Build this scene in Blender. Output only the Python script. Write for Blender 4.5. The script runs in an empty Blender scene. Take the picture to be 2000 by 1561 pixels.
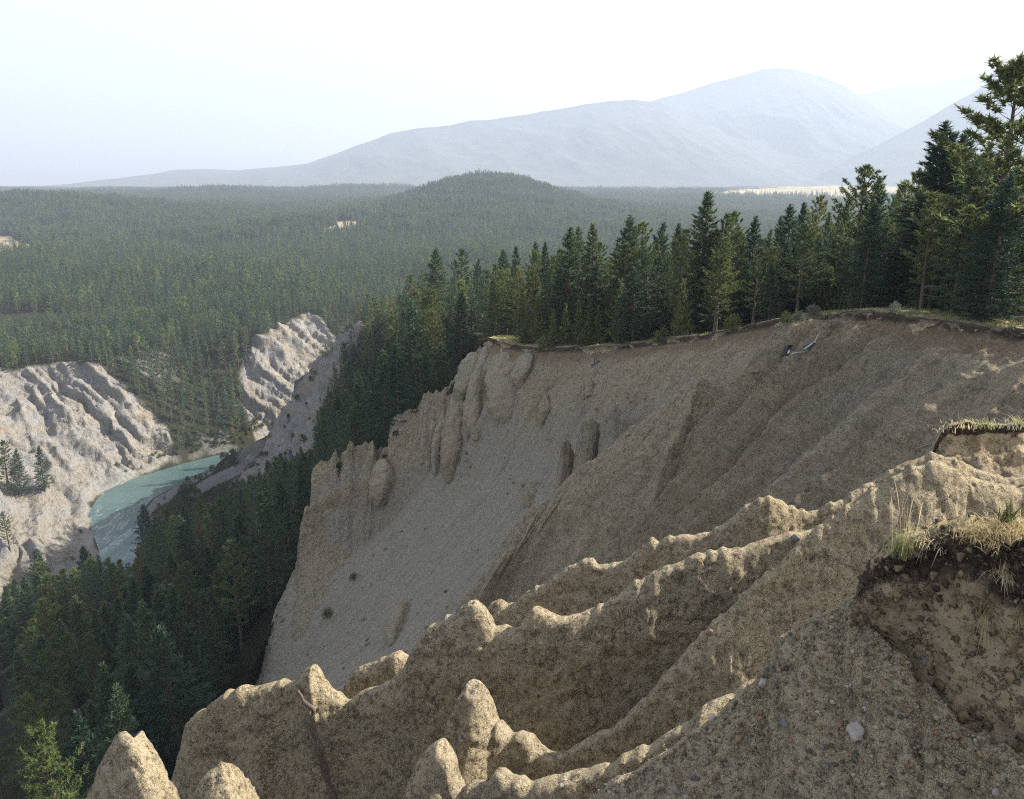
import bpy, math, random, time
import numpy as np
from mathutils import Vector
from mathutils.bvhtree import BVHTree
T0 = time.time()
def log(*a): print('[%.1f]' % (time.time()-T0), *a, flush=True)
random.seed(7); RNG = np.random.default_rng(7)
S = bpy.context.scene
COL = S.collection

# ------------------------------------------------------------------ camera geometry
F = 1540.0; CX, CY = 1000.0, 780.5
PITCH = math.radians(15.2)
cp, sp = math.cos(PITCH), math.sin(PITCH)
def ray(px, py):
    u = (np.asarray(px, float)-CX)/F; v = (CY-np.asarray(py, float))/F
    return np.stack([u+0*v, cp+v*sp, -sp+v*cp], -1)
def at(px, py, Y):
    d = ray(px, py); return d*(np.asarray(Y, float)/d[..., 1])[..., None]
def atz(px, py, z):
    d = ray(px, py); return d*(z/d[..., 2])[..., None]
def proj(P):
    x, y, z = P[..., 0], P[..., 1], P[..., 2]
    dep = y*cp - z*sp; up = y*sp + z*cp
    dep = np.where(dep < 0.01, 0.01, dep)
    return CX+F*x/dep, CY-F*up/dep

# ------------------------------------------------------------------ noise
def _h(i, j, k, s):
    n = (i*374761393 + j*668265263 + k*1274126177 + s*69069) & 0xffffffff
    n = ((n ^ (n >> 13))*1274126177) & 0xffffffff
    n = (n ^ (n >> 16)) & 0xffffff
    return n.astype(np.float32)/0xffffff
def noise3(p, seed=0):
    p = np.asarray(p, np.float64); sh = p.shape[:-1]; p = p.reshape(-1, 3)
    fl = np.floor(p); f = (p-fl).astype(np.float32); I = fl.astype(np.int64)
    f = f*f*(3-2*f); i, j, k = I[:, 0], I[:, 1], I[:, 2]; x, y, z = f[:, 0], f[:, 1], f[:, 2]
    def L(a, b, t): return a+(b-a)*t
    r = L(L(L(_h(i, j, k, seed), _h(i+1, j, k, seed), x), L(_h(i, j+1, k, seed), _h(i+1, j+1, k, seed), x), y),
          L(L(_h(i, j, k+1, seed), _h(i+1, j, k+1, seed), x), L(_h(i, j+1, k+1, seed), _h(i+1, j+1, k+1, seed), x), y), z)
    return (r*2-1).reshape(sh)
def fbm(p, octs=4, seed=0, gain=.5):
    a = 1.; t = 0.; o = 0.; p = np.asarray(p, float)
    for q in range(octs):
        o = o+a*noise3(p, seed+q*17); t += a; a *= gain; p = p*2.03+11.3
    return o/t
def ridged(p, octs=3, seed=0):
    a = 1.; t = 0.; o = 0.; p = np.asarray(p, float)
    for q in range(octs):
        o = o+a*(1-2*np.abs(noise3(p, seed+q*13))); t += a; a *= .5; p = p*2.1+7.7
    return o/t
def sstep(a, b, x):
    t = np.clip((x-a)/(b-a), 0, 1); return t*t*(3-2*t)

# ------------------------------------------------------------------ mesh helpers
def link(name, me, mat=None, parent=None):
    o = bpy.data.objects.new(name, me); COL.objects.link(o)
    if mat: me.materials.append(mat)
    if parent: o.parent = parent
    return o
def tag(o, label=None, cat=None, group=None, kind=None):
    if label: o['label'] = label
    if cat: o['category'] = cat
    if group: o['group'] = group
    if kind: o['kind'] = kind
    return o
def mesh_raw(name, V, Fq, smooth=True, col=None, alpha=1.):
    V = np.ascontiguousarray(V, np.float32).reshape(-1, 3); Fq = np.ascontiguousarray(Fq, np.int32)
    k = Fq.shape[1]; me = bpy.data.meshes.new(name)
    me.vertices.add(len(V)); me.vertices.foreach_set('co', V.ravel())
    me.loops.add(Fq.size); me.loops.foreach_set('vertex_index', Fq.ravel())
    me.polygons.add(len(Fq)); me.polygons.foreach_set('loop_start', np.arange(0, Fq.size, k, dtype=np.int32))
    if smooth: me.polygons.foreach_set('use_smooth', np.ones(len(Fq), bool))
    if col is not None:
        a = me.color_attributes.new('kind', 'FLOAT_COLOR', 'POINT')
        c = np.ones((len(V), 4), np.float32); c[:, 3] = alpha; c[:, :col.shape[-1]] = col.reshape(len(V), -1)
        a.data.foreach_set('color', c.ravel())
    me.update(calc_edges=True); return me
def grid_faces(n, m, flip=False):
    i = np.arange(n*m).reshape(n, m)
    q = np.stack([i[:-1, :-1], i[1:, :-1], i[1:, 1:], i[:-1, 1:]], -1).reshape(-1, 4)
    return q[:, ::-1] if flip else q
def grid_normals(P):
    a = np.gradient(P, axis=0); b = np.gradient(P, axis=1)
    n = np.cross(a, b); n /= np.linalg.norm(n, axis=-1, keepdims=True)+1e-9
    return n
def grid_obj(name, P, mat, col=None, up=True, mask=None, alpha=1.):
    n, m = P.shape[:2]
    N = grid_normals(P); flip = (N[..., 2].mean() < 0) == up
    Fq = grid_faces(n, m, flip)
    if mask is not None:
        Fq = Fq[mask.reshape(-1)[Fq].all(1)]
    return link(name, mesh_raw(name, P, Fq, True, col, alpha), mat)
def resample(P, n=None, ds=None):
    P = np.asarray(P, float); d = np.r_[0, np.cumsum(np.linalg.norm(np.diff(P, axis=0), axis=1))]
    if n is None: n = max(2, int(d[-1]/ds)+1)
    s = np.linspace(0, d[-1], n)
    return np.stack([np.interp(s, d, P[:, k]) for k in range(P.shape[1])], 1), s
def smooth1(P, it=2):
    P = P.copy()
    for _ in range(it): P[1:-1] = .25*P[:-2]+.5*P[1:-1]+.25*P[2:]
    return P
def tube(V, Fs, pts, rad, seg=6):
    """append a tapered tube (quads) to lists"""
    pts = np.asarray(pts, float); n = len(pts); base = sum(len(v) for v in V)
    tg = np.gradient(pts, axis=0); tg /= np.linalg.norm(tg, axis=1, keepdims=True)+1e-9
    ref = np.array([0.31, .17, .93]) if abs(tg[:, 2]).mean() < .8 else np.array([1., .2, 0])
    a = np.cross(tg, ref); a /= np.linalg.norm(a, axis=1, keepdims=True)+1e-9; b = np.cross(tg, a)
    th = np.linspace(0, 2*math.pi, seg, endpoint=False)
    R = pts[:, None]+np.asarray(rad)[:, None, None]*(np.cos(th)[None, :, None]*a[:, None]+np.sin(th)[None, :, None]*b[:, None])
    V.append(R.reshape(-1, 3)); i = np.arange(n*seg).reshape(n, seg)+base; j = np.roll(i, -1, 1)
    Fs.append(np.stack([i[:-1], j[:-1], j[1:], i[1:]], -1).reshape(-1, 4))
def tubes_obj(name, lst, mat, parent=None, seg=6):
    V, Fs = [], []
    for p, r in lst: tube(V, Fs, p, r, seg)
    return link(name, mesh_raw(name, np.concatenate(V), np.concatenate(Fs)), mat, parent)

def pdist(Q, L):
    """distance of XY points to polyline L (k,3) and interpolated z"""
    sh = Q.shape[:-1]; Q = Q.reshape(-1, 2); best = np.full(len(Q), 1e18); zz = np.zeros(len(Q)); L = np.asarray(L, float)
    for a, b in zip(L[:-1], L[1:]):
        d = b[:2]-a[:2]; t = np.clip(((Q-a[:2])@d)/(d@d+1e-9), 0, 1)
        e = Q-a[:2]-t[:, None]*d; r = (e*e).sum(1); m = r < best
        best = np.where(m, r, best); zz = np.where(m, a[2]+t*(b[2]-a[2]), zz)
    return np.sqrt(best).reshape(sh), zz.reshape(sh)
def inpoly(x, y, poly):
    r = np.zeros(np.shape(x), bool); poly = np.asarray(poly, float); n = len(poly); j = n-1
    for i in range(n):
        xi, yi = poly[i][:2]; xj, yj = poly[j][:2]
        c = ((yi > y) != (yj > y)) & (x < (xj-xi)*(y-yi)/(yj-yi+1e-12)+xi)
        r ^= c; j = i
    return r

# ------------------------------------------------------------------ key lines of the land (camera at the origin, metres)
R = np.array([(-6, -14, -4), (2, -2, -6), (6, 4.5, -8.5), (11, 11, -10.5), (17, 19, -11.5), (22, 24, -11.2), (30, 29, -10.4), (40, 37, -10.4), (46, 50, -11), (42.5, 58, -11.2),
              (39.2, 61, -11.2), (34.3, 75, -11.9), (30.8, 84, -13.8), (24.3, 97, -18.2), (13.7, 115, -23.4), (5, 122, -25), (0, 126, -25.3), (-3.8, 130, -24.9)])
E = np.array([(-13, -20, -26), (-14, -8, -30), (-16, -2, -34), (-18, 3, -38), (-20, 8, -43), (-22, 10.5, -47), (-24, 13, -50), (-26, 17, -53), (-28, 22, -56), (-29, 26, -58),
              (-31, 30, -60), (-34, 40, -63), (-37, 50, -65), (-39.5, 66, -67.5), (-41.5, 88, -72), (-41, 97, -72.5), (-38.5, 109, -68), (-35.5, 119.5, -61)])
U = np.concatenate([E, [(-20, 125, -44), (-4.5, 131.5, -25.5), (-9, 155, -28), (-14, 180, -30), (-24, 230, -37), (-45, 300, -50), (-88, 412, -74), (-128, 450, -112), (-84, 488, -88), (-70, 520, -90), (60, 600, -100), (500, 700, -100)]])
RZ = -174.
Bpx = [(60, 1300), (110, 1180), (165, 1112), (188, 1078), (172, 1030), (168, 1000), (192, 962), (250, 935), (350, 905), (430, 885), (480, 876), (520, 858)]
Bk = np.array([atz(a, b, RZ) for a, b in Bpx]); Bk[:, 2] = RZ
Bk = np.concatenate([[(-350, 150, RZ), (-268, 262, RZ)], Bk[2:], [(-90, 570, RZ), (60, 630, RZ), (500, 660, RZ)]])
Dpx = [(270, 1110), (285, 1050), (272, 1010), (300, 975), (360, 940), (440, 910), (492, 890), (530, 872)]
Dk = np.array([atz(a, b, RZ) for a, b in Dpx]); Dk[:, 2] = RZ
Dk = np.concatenate([[(-318, 130, RZ), (-232, 245, RZ), (-184, 312, RZ)], Dk, [(-85, 520, RZ), (60, 600.1, RZ), (500, 625, RZ)]])
Cl = np.array([(-420, 60, -100), (-400, 200, -105), (-385, 300, -108), (-372, 400, -113), (-345, 480, -115), (-330, 500, -115), (-299, 519, -114), (-275, 512, -113), (-262, 548, -112), (-250, 575, -112), (-215, 590, -112), (-191, 590, -110),
               (-165, 643, -104), (-90, 670, -105), (60, 720, -105), (500, 760, -103)])
poly_bowl = np.concatenate([R, E[::-1]])
poly_river = np.concatenate([Bk, Dk[::-1]])
poly_slopeR = np.concatenate([U, Dk[::-1]])
poly_slopeL = np.concatenate([Bk, Cl[::-1]])
poly_far = np.concatenate([Cl, [(9000, 760, 0), (9000, 20000, 0), (-20000, 20000, 0), (-20000, 60, 0)]])

def plateau(x, y):
    r = np.hypot(x, y)
    z = np.interp(y, [0, 600, 1500, 2500, 3500, 4500, 9000], [-112, -110, -101, -84, -46, -17, -12])
    w = sstep(500, 1200, r)
    z = z+fbm(np.stack([x/260, y/260, 0*x], -1), 3, 5)*np.interp(r, [400, 900, 3000], [5, 11, 16])
    def g(cx, cy, sx, sy, h, p=2): return h*np.exp(-np.abs((x-cx)/sx)**p/2-np.abs((y-cy)/sy)**2/2)
    z = z+g(-70, 2350, 165, 330, 77)+g(-60, 2350, 330, 400, 22)           # wooded hill
    z = z+g(-1230, 2050, 330, 260, 50)+g(-700, 2600, 420, 300, 6)+g(-250, 1900, 260, 260, 6)
    z = z+g(-1330, 3400, 190, 150, 22)+g(-1100, 3900, 330, 150, 12)+g(-500, 3900, 500, 150, 6)
    z = z+g(-400, 1650, 110, 120, 10)
    return z
def bench(x, y):
    b0 = -6.15+.1*np.clip(x, -30, 110)-.15*np.minimum(y, 330)
    b1 = np.interp(y, [330, 600, 1500], [-66, -100, -105])+0*x
    b = b0+(b1-b0)*sstep(180, 420, y)
    return b+fbm(np.stack([x/30, y/30, 0*x], -1), 2, 9)*.8
def height(x, y):
    x = np.asarray(x, float); y = np.asarray(y, float); Q = np.stack([x, y], -1)
    dU, zU = pdist(Q, U); dR, zR = pdist(Q, R); dE, zE = pdist(Q, E)
    dD, zD = pdist(Q, Dk); dB, zB = pdist(Q, Bk); dC, zC = pdist(Q, Cl)
    inB = inpoly(x, y, poly_bowl); inR = inpoly(x, y, poly_river); inSR = inpoly(x, y, poly_slopeR) & ~inR
    inSL = inpoly(x, y, poly_slopeL) & ~inR; inF = inpoly(x, y, poly_far) & ~inSL & ~inR
    # bench
    m = np.minimum(dU, dR); ze = np.where(dU < dR, zU, zR)
    z = ze+(bench(x, y)-ze)*sstep(0, 45, m)
    # bowl underlay
    zb = zR+(zE-zR)*dR/(dR+dE+1e-6)-np.minimum(7, .9*np.minimum(dR, dE))
    z = np.where(inB, zb, z)
    # right valley side
    fl = np.interp(y, [200, 300, 340, 395, 440, 520], [8, 20, 36, 34, 6, 5]); dDe = np.maximum(dD-fl, 0)+np.minimum(dD, fl)*.06
    t = dU/(dU+dDe+1e-6); p = np.interp(y, [0, 130, 200, 400], [.72, .72, .66, .58])
    tt = t**p
    zs = zU+(zD-zU)*tt+fbm(np.stack([x/28, y/28, 0*x], -1), 3, 3)*6*sstep(0, 20, np.minimum(dU, dD))
    z = np.where(inSR, zs, z)
    t = dB/(dB+dC+1e-6)
    tt = t*.7+.3*sstep(0, 1, t)
    zl = zB+(zC-zB)*tt+fbm(np.stack([x/40, y/40, 0*x], -1), 3, 4)*5*sstep(0, 20, np.minimum(dB, dC))
    z = np.where(inSL, zl, z)
    zf = zC+(plateau(x, y)-zC)*sstep(0, 260, dC)
    z = np.where(inF, zf, z)
    zr = RZ-np.minimum(3, .3*np.minimum(dB, dD))
    z = np.where(inR, zr, z)
    return z, dict(inB=inB, inR=inR, inSR=inSR, inSL=inSL, inF=inF, dB=dB, dD=dD, dU=dU, dR=dR, dC=dC)

# bare zones, outlined where they were seen, applied to the ground itself
BARE = [([(-200, 715), (0, 722), (70, 722), (130, 708), (190, 712), (240, 752), (290, 800), (332, 845), (347, 890), (262, 938), (185, 975), (170, 1000), (180, 1050), (200, 1100), (120, 1150), (0, 1230), (-200, 1290)], 230, 640),
        ([(476, 700), (500, 660), (560, 632), (600, 612), (628, 625), (650, 660), (620, 740), (575, 830), (540, 880), (505, 870), (480, 800), (465, 745)], 500, 720),
        ([(720, 640), (640, 640), (600, 720), (560, 790), (500, 890), (465, 935), (500, 950), (580, 905), (640, 850), (655, 800), (672, 720), (690, 680)], 290, 520),
        ([(1500, 1000), (1560, 1000), (1500, 1300), (1400, 1300)], 1, 2)]
def bare_mask(x, y, z):
    px, py = proj(np.stack([x, y, z], -1)); w = np.zeros(np.shape(x))
    jit = fbm(np.stack([x/9, y/9, z/9], -1), 3, 31)
    for k, (pl, a, b) in enumerate(BARE):
        m = inpoly(px+jit*14, py+jit*12, pl) & (y > a) & (y < b)
        w = np.where(m, k+1, w)
    return w

def hit(px, py, y0=60, y1=4000):
    d = ray(px, py); Y = np.geomspace(y0, y1, 900); P = d*(Y/d[1])[:, None]
    z, _ = height(P[:, 0], P[:, 1]); b = np.nonzero(P[:, 2] < z)[0]
    if len(b) == 0: return None
    i = b[0]; return np.array([P[i, 0], P[i, 1], z[i]])
log('setup')
# ================================================================== materials
def mat_new(name):
    m = bpy.data.materials.new(name); m.use_nodes = True; nt = m.node_tree; nt.nodes.clear()
    return m, nt
class NB:
    def __init__(s, nt): s.nt = nt
    def n(s, t, **kw):
        nd = s.nt.nodes.new(t)
        for k, v in kw.items():
            setattr(nd, k, v)
        return nd
    def l(s, a, b): s.nt.links.new(a, b)
    def noise(s, vec, scale, detail=4, rough=.55, dist=0):
        n = s.n('ShaderNodeTexNoise'); n.inputs['Scale'].default_value = scale; n.inputs['Detail'].default_value = detail
        n.inputs['Roughness'].default_value = rough; n.inputs['Distortion'].default_value = dist
        s.l(vec, n.inputs['Vector']); return n
    def vor(s, vec, scale, feat='F1', rnd=1):
        n = s.n('ShaderNodeTexVoronoi'); n.feature = feat; n.inputs['Scale'].default_value = scale; n.inputs['Randomness'].default_value = rnd
        s.l(vec, n.inputs['Vector']); return n
    def ramp(s, fac, stops):
        n = s.n('ShaderNodeValToRGB'); e = n.color_ramp.elements
        while len(e) > 1: e.remove(e[-1])
        e[0].position = stops[0][0]; c = stops[0][1]; e[0].color = (c, c, c, 1) if not isinstance(c, tuple) else (*c, 1)
        for p, c in stops[1:]:
            q = e.new(p); q.color = (c, c, c, 1) if not isinstance(c, tuple) else (*c, 1)
        s.l(fac, n.inputs['Fac']); return n.outputs['Color']
    def mix(s, fac, a, b, mode='MIX'):
        n = s.n('ShaderNodeMix'); n.data_type = 'RGBA'; n.blend_type = mode
        for v, idx in ((fac, 0), (a, 6), (b, 7)):
            if isinstance(v, (int, float)):
                n.inputs[idx].default_value = v if idx == 0 else (v, v, v, 1)
            elif isinstance(v, tuple): n.inputs[idx].default_value = (*v, 1)
            else: s.l(v, n.inputs[idx])
        return n.outputs[2]
    def math(s, op, a, b=0.):
        n = s.n('ShaderNodeMath'); n.operation = op
        for v, i in ((a, 0), (b, 1)):
            if isinstance(v, (int, float)): n.inputs[i].default_value = v
            else: s.l(v, n.inputs[i])
        return n.outputs[0]
    def bump(s, h, strength=1, dist=.1, nrm=None):
        n = s.n('ShaderNodeBump'); n.inputs['Strength'].default_value = strength; n.inputs['Distance'].default_value = dist
        s.l(h, n.inputs['Height'])
        if nrm is not None: s.l(nrm, n.inputs['Normal'])
        return n.outputs['Normal']
    def coords(s): return s.n('ShaderNodeNewGeometry').outputs['Position']
    def attr(s, name='kind'):
        a = s.n('ShaderNodeAttribute'); a.attribute_name = name
        r = s.n('ShaderNodeSeparateColor'); s.l(a.outputs['Color'], r.inputs[0]); return r.outputs
    def bsdf(s, col, rough=.9, nrm=None, spec=.2):
        b = s.n('ShaderNodeBsdfPrincipled'); o = s.n('ShaderNodeOutputMaterial')
        if isinstance(col, tuple): b.inputs['Base Color'].default_value = (*col, 1)
        else: s.l(col, b.inputs['Base Color'])
        b.inputs['Roughness'].default_value = rough; b.inputs['Specular IOR Level'].default_value = spec
        if nrm is not None: s.l(nrm, b.inputs['Normal'])
        s.l(b.outputs[0], o.inputs['Surface']); return b

def conglomerate(name, peb=1.0, detail=1.0):
    """till with embedded stones.  kind: R dark humus, G brown clay, B grey loose scree"""
    m, nt = mat_new(name); b = NB(nt); P = b.coords(); r, g, bl = b.attr()[:3]
    big = b.noise(P, .35, 4); mid = b.noise(P, 7.0, 6, .7); fine = b.noise(P, 22, 5, .7)
    base = b.ramp(big.outputs['Fac'], [(.3, (0.42, 0.345, 0.21)), (.5, (0.47, 0.395, 0.255)), (.7, (0.41, 0.355, 0.25))])
    base = b.mix(b.ramp(mid.outputs['Fac'], [(.38, .6), (.52, 0)]), base, (0.22, 0.175, 0.105))
    scree = b.ramp(b.noise(P, 1.3, 5, .6).outputs['Fac'], [(.3, (.31, .282, .215)), (.7, (.405, .37, .29))])
    base = b.mix(b.math('MULTIPLY', bl, .92), base, scree)
    clay = b.ramp(b.noise(P, 4, 5, .6).outputs['Fac'], [(.3, (0.222, 0.141, 0.070)), (.7, (0.326, 0.222, 0.126))])
    base = b.mix(g, base, clay)
    hum = b.ramp(b.noise(P, 14, 6, .7).outputs['Fac'], [(.3, (0.015, 0.010, 0.007)), (.65, (0.041, 0.030, 0.021)), (.8, (0.096, 0.074, 0.052))])
    hm = b.math('MULTIPLY', r, b.ramp(b.noise(P, 5, 5, .7).outputs['Fac'], [(.25, .6), (.5, 1)]))
    base = b.mix(hm, base, hum)
    av = b.n('ShaderNodeAttribute'); av.attribute_name = 'kind'; farw = b.math('SUBTRACT', 1, av.outputs['Alpha'])
    fm = b.noise(P, 1.7, 6, .75); fmk = b.ramp(fm.outputs['Fac'], [(.36, .62), (.49, .0)])
    base = b.mix(b.math('MULTIPLY', b.math('MULTIPLY', fmk, farw), b.math('SUBTRACT', 1, b.math('MULTIPLY', bl, .6))), base, (.17, .14, .095))
    dots = []
    for vec in ((.45, -.89, 0), (-.7, -.35, -.62), (.55, .28, -.79)):
        q = b.n('ShaderNodeVectorMath'); q.operation = 'DOT_PRODUCT'; b.l(P, q.inputs[0]); q.inputs[1].default_value = vec; dots.append(q.outputs['Value'])
    cx = b.n('ShaderNodeCombineXYZ'); b.l(b.math('MULTIPLY', dots[0], 1.7), cx.inputs[0]); b.l(b.math('MULTIPLY', dots[1], .16), cx.inputs[1]); b.l(b.math('MULTIPLY', dots[2], .6), cx.inputs[2])
    stk = b.noise(b.mix(.5, cx.outputs[0], b.noise(P, .35, 3).outputs['Color'], 'ADD'), 1, 6, .72, .5)
    base = b.mix(b.math('MULTIPLY', b.ramp(stk.outputs['Fac'], [(.34, .45), (.50, 0)]), farw), base, (.15, .135, .105))
    base = b.mix(b.math('MULTIPLY', b.ramp(stk.outputs['Fac'], [(.54, 0), (.68, .45)]), farw), base, (.36, .325, .25))
    # embedded stones, two sizes
    wp = b.mix(.16, P, b.noise(P, 7, 4).outputs['Color'], 'ADD')
    v1 = b.vor(wp, 4.5*peb); v2 = b.vor(wp, 12*peb); v3 = b.vor(P, 30*peb)
    stone = b.ramp(v1.outputs['Color'], [(.0, (0.074, 0.074, 0.074)), (.35, (0.126, 0.111, 0.089)), (.6, (0.192, 0.185, 0.170)), (.85, (0.266, 0.200, 0.133)), (1, (0.370, 0.355, 0.326))])
    sel1 = b.math('MULTIPLY', b.math('LESS_THAN', v1.outputs['Distance'], .24), b.math('GREATER_THAN', v1.outputs['Color'], .68))
    base = b.mix(b.math('MULTIPLY', sel1, b.math('SUBTRACT', .8, b.math('MULTIPLY', bl, .5))), base, stone)
    st2 = b.ramp(v2.outputs['Color'], [(.0, (0.052, 0.048, 0.044)), (.5, (0.111, 0.096, 0.074)), (.8, (0.200, 0.185, 0.163)), (1, (0.333, 0.311, 0.266))])
    sel2 = b.math('MULTIPLY', b.math('LESS_THAN', v2.outputs['Distance'], .27), b.math('GREATER_THAN', v2.outputs['Color'], .58))
    base = b.mix(b.math('MULTIPLY', sel2, b.math('SUBTRACT', .75, b.math('MULTIPLY', bl, .5))), base, st2)
    # drying cracks
    cw = b.mix(.35, P, b.noise(P, 4.5, 5, .7).outputs['Color'], 'ADD')
    ck = b.vor(cw, 5.5, 'DISTANCE_TO_EDGE'); ckm = b.ramp(ck.outputs['Distance'], [(0, 1), (.045, 0)])
    ckm = b.math('MULTIPLY', ckm, b.ramp(b.noise(P, 1.3, 3).outputs['Fac'], [(.46, 0), (.56, 1)]))
    ckm = b.math('MULTIPLY', ckm, b.math('SUBTRACT', 1, b.math('MULTIPLY', bl, .8)))
    # pits and lumps
    h = b.math('MULTIPLY', mid.outputs['Fac'], .9)
    h = b.math('ADD', h, b.math('MULTIPLY', fine.outputs['Fac'], .35))
    h = b.math('ADD', h, b.math('MULTIPLY', b.math('MULTIPLY', sel1, b.math('SUBTRACT', .30, v1.outputs['Distance'])), 1.0))
    h = b.math('ADD', h, b.math('MULTIPLY', b.math('MULTIPLY', sel2, b.math('SUBTRACT', .35, v2.outputs['Distance'])), .5))
    h = b.math('SUBTRACT', h, b.math('MULTIPLY', ckm, .35))
    pit = b.ramp(b.noise(P, 7, 3, .6).outputs['Fac'], [(.28, 0), (.40, 1)])
    h = b.math('ADD', h, b.math('MULTIPLY', pit, .35))
    sp = b.ramp(b.noise(P, 24, 4, .75).outputs['Fac'], [(.34, .85), (.41, 0)]); base = b.mix(b.math('MULTIPLY', sp, b.math('SUBTRACT', 1, b.math('MULTIPLY', bl, .45))), base, (.055, .046, .032))
    pale = b.ramp(b.noise(P, 6.3, 5, .7).outputs['Fac'], [(.56, 0), (.68, .6)]); base = b.mix(pale, base, (.44, .37, .25))
    blot = b.noise(P, 3.2, 6, .7); bl2 = b.ramp(blot.outputs['Fac'], [(.36, .42), (.47, 0)])
    base = b.mix(b.math('MULTIPLY', bl2, b.math('SUBTRACT', 1, b.math('MULTIPLY', bl, .55))), base, (.085, .072, .05))
    fb = b.bump(b.math('MULTIPLY', b.math('ADD', fm.outputs['Fac'], stk.outputs['Fac']), farw), .8, .6)
    n0 = b.bump(b.math('ADD', blot.outputs['Fac'], b.math('MULTIPLY', b.noise(P, .6, 3).outputs['Fac'], .5)), .7, .32, fb)
    nrm = b.bump(h, 1.0, .16*detail, n0)
    b.bsdf(base, .95, nrm, .1)
    return m
M_rock = conglomerate('conglomerate')

def ground_mat():
    """kind: R bare cliff, G dry field / grass, B gravel"""
    m, nt = mat_new('valley_ground'); b = NB(nt); P = b.coords(); r, g, bl = b.attr()[:3]
    floor = b.ramp(b.noise(P, .12, 6, .65).outputs['Fac'], [(.3, (0.016, 0.019, 0.010)), (.55, (0.037, 0.038, 0.019)), (.75, (0.074, 0.063, 0.033))])
    st = b.n('ShaderNodeMapping'); st.inputs['Scale'].default_value = (0.026, 0.026, 0.118); b.l(P, st.inputs['Vector'])
    lay = b.noise(st.outputs[0], 1, 6, .6, .6)
    cl = b.ramp(lay.outputs['Fac'], [(.28, (0.175, 0.172, 0.162)), (.45, (0.285, 0.28, 0.262)), (.55, (0.26, 0.235, 0.19)), (.72, (0.38, 0.375, 0.36))])
    cl = b.mix(b.ramp(b.noise(P, .05, 5, .6).outputs['Fac'], [(.50, 0), (.68, .4)]), cl, (0.296, 0.229, 0.148))
    cl = b.mix(b.ramp(b.noise(P, .5, 6, .7).outputs['Fac'], [(.3, .55), (.5, 0)]), cl, (0.133, 0.122, 0.104))
    fld = b.ramp(b.noise(P, .01, 5).outputs['Fac'], [(.35, (0.281, 0.229, 0.126)), (.6, (0.407, 0.348, 0.222))])
    grv = b.ramp(b.noise(P, .8, 5, .7).outputs['Fac'], [(.3, (0.118, 0.115, 0.107)), (.7, (0.252, 0.244, 0.229))])
    c = b.mix(r, floor, cl); c = b.mix(g, c, fld); c = b.mix(bl, c, grv)
    h = b.math('ADD', b.noise(P, .22, 7, .7).outputs['Fac'], b.math('MULTIPLY', lay.outputs['Fac'], .6))
    b.bsdf(c, .95, b.bump(h, 1, 5.0), .1); return m
M_ground = ground_mat()

def water_mat():
    m, nt = mat_new('glacial_water'); b = NB(nt); P = b.coords()
    mp = b.n('ShaderNodeMapping'); mp.inputs['Rotation'].default_value = (0, 0, -.5); mp.inputs['Scale'].default_value = (.5, .16, 1); b.l(P, mp.inputs['Vector'])
    f = b.noise(mp.outputs[0], .55, 6, .75, 1.2)
    zone = b.n('ShaderNodeVectorMath'); zone.operation = 'DISTANCE'; b.l(P, zone.inputs[0]); c0 = atz(228, 1040, RZ); zone.inputs[1].default_value = tuple(c0)
    zw = b.n('ShaderNodeMapRange'); zw.inputs[1].default_value = 8; zw.inputs[2].default_value = 60; zw.inputs[3].default_value = .12; zw.inputs[4].default_value = 0; b.l(zone.outputs['Value'], zw.inputs[0])
    foam = b.ramp(b.math('ADD', f.outputs['Fac'], zw.outputs[0]), [(.60, 0), (.70, 1)])
    deep = b.ramp(b.noise(P, .03, 3).outputs['Fac'], [(.35, (.048, .088, .088)), (.65, (.072, .120, .110))])
    c = b.mix(b.math('MULTIPLY', foam, .4), deep, (.36, .43, .41))
    nrm = b.bump(b.noise(P, 1.1, 5, .7).outputs['Fac'], .35, .35)
    b.bsdf(c, .22, nrm, .5); return m
M_water = water_mat()

def leaf_mat(name, c1, c2, c3):
    m, nt = mat_new(name); b = NB(nt)
    P = b.n('ShaderNodeTexCoord').outputs['Object']; oi = b.n('ShaderNodeObjectInfo')
    n = b.noise(P, 1.1, 3, .7)
    wn_ = b.noise(b.coords(), .012, 3, .6)
    f = b.math('ADD', b.math('MULTIPLY', n.outputs['Fac'], .75), b.math('MULTIPLY', oi.outputs['Random'], .5)); f = b.math('ADD', f, b.math('MULTIPLY', b.math('SUBTRACT', wn_.outputs['Fac'], .5), .5))
    c = b.ramp(f, [(.3, c1), (.6, c2), (.9, c3)])
    d = b.n('ShaderNodeBsdfPrincipled'); b.l(c, d.inputs['Base Color']); d.inputs['Roughness'].default_value = .6; d.inputs['Specular IOR Level'].default_value = .25
    t = b.n('ShaderNodeBsdfTranslucent'); b.l(c, t.inputs['Color'])
    mx = b.n('ShaderNodeMixShader'); mx.inputs[0].default_value = .35; b.l(d.outputs[0], mx.inputs[1]); b.l(t.outputs[0], mx.inputs[2])
    o = b.n('ShaderNodeOutputMaterial'); b.l(mx.outputs[0], o.inputs['Surface']); return m
M_fir = leaf_mat('fir_needles', (.032, .070, .044), (.060, .106, .058), (.108, .148, .066))
M_pine = leaf_mat('pine_needles', (0.065, 0.094, 0.034), (0.111, 0.150, 0.047), (0.176, 0.202, 0.062))
M_young = leaf_mat('young_pine_needles', (0.091, 0.130, 0.033), (0.143, 0.182, 0.052), (0.195, 0.215, 0.072))
M_dry = leaf_mat('browning_needles', (.10, .075, .035), (.15, .11, .05), (.19, .14, .07))
M_shrub = leaf_mat('shrub_leaves', (.05, .07, .02), (.10, .12, .035), (.17, .17, .06))
M_sage = leaf_mat('sage_leaves', (.12, .14, .10), (.19, .21, .15), (.26, .27, .2))
M_straw = leaf_mat('dry_grass', (.34, .26, .12), (.48, .39, .20), (.62, .54, .34))
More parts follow.
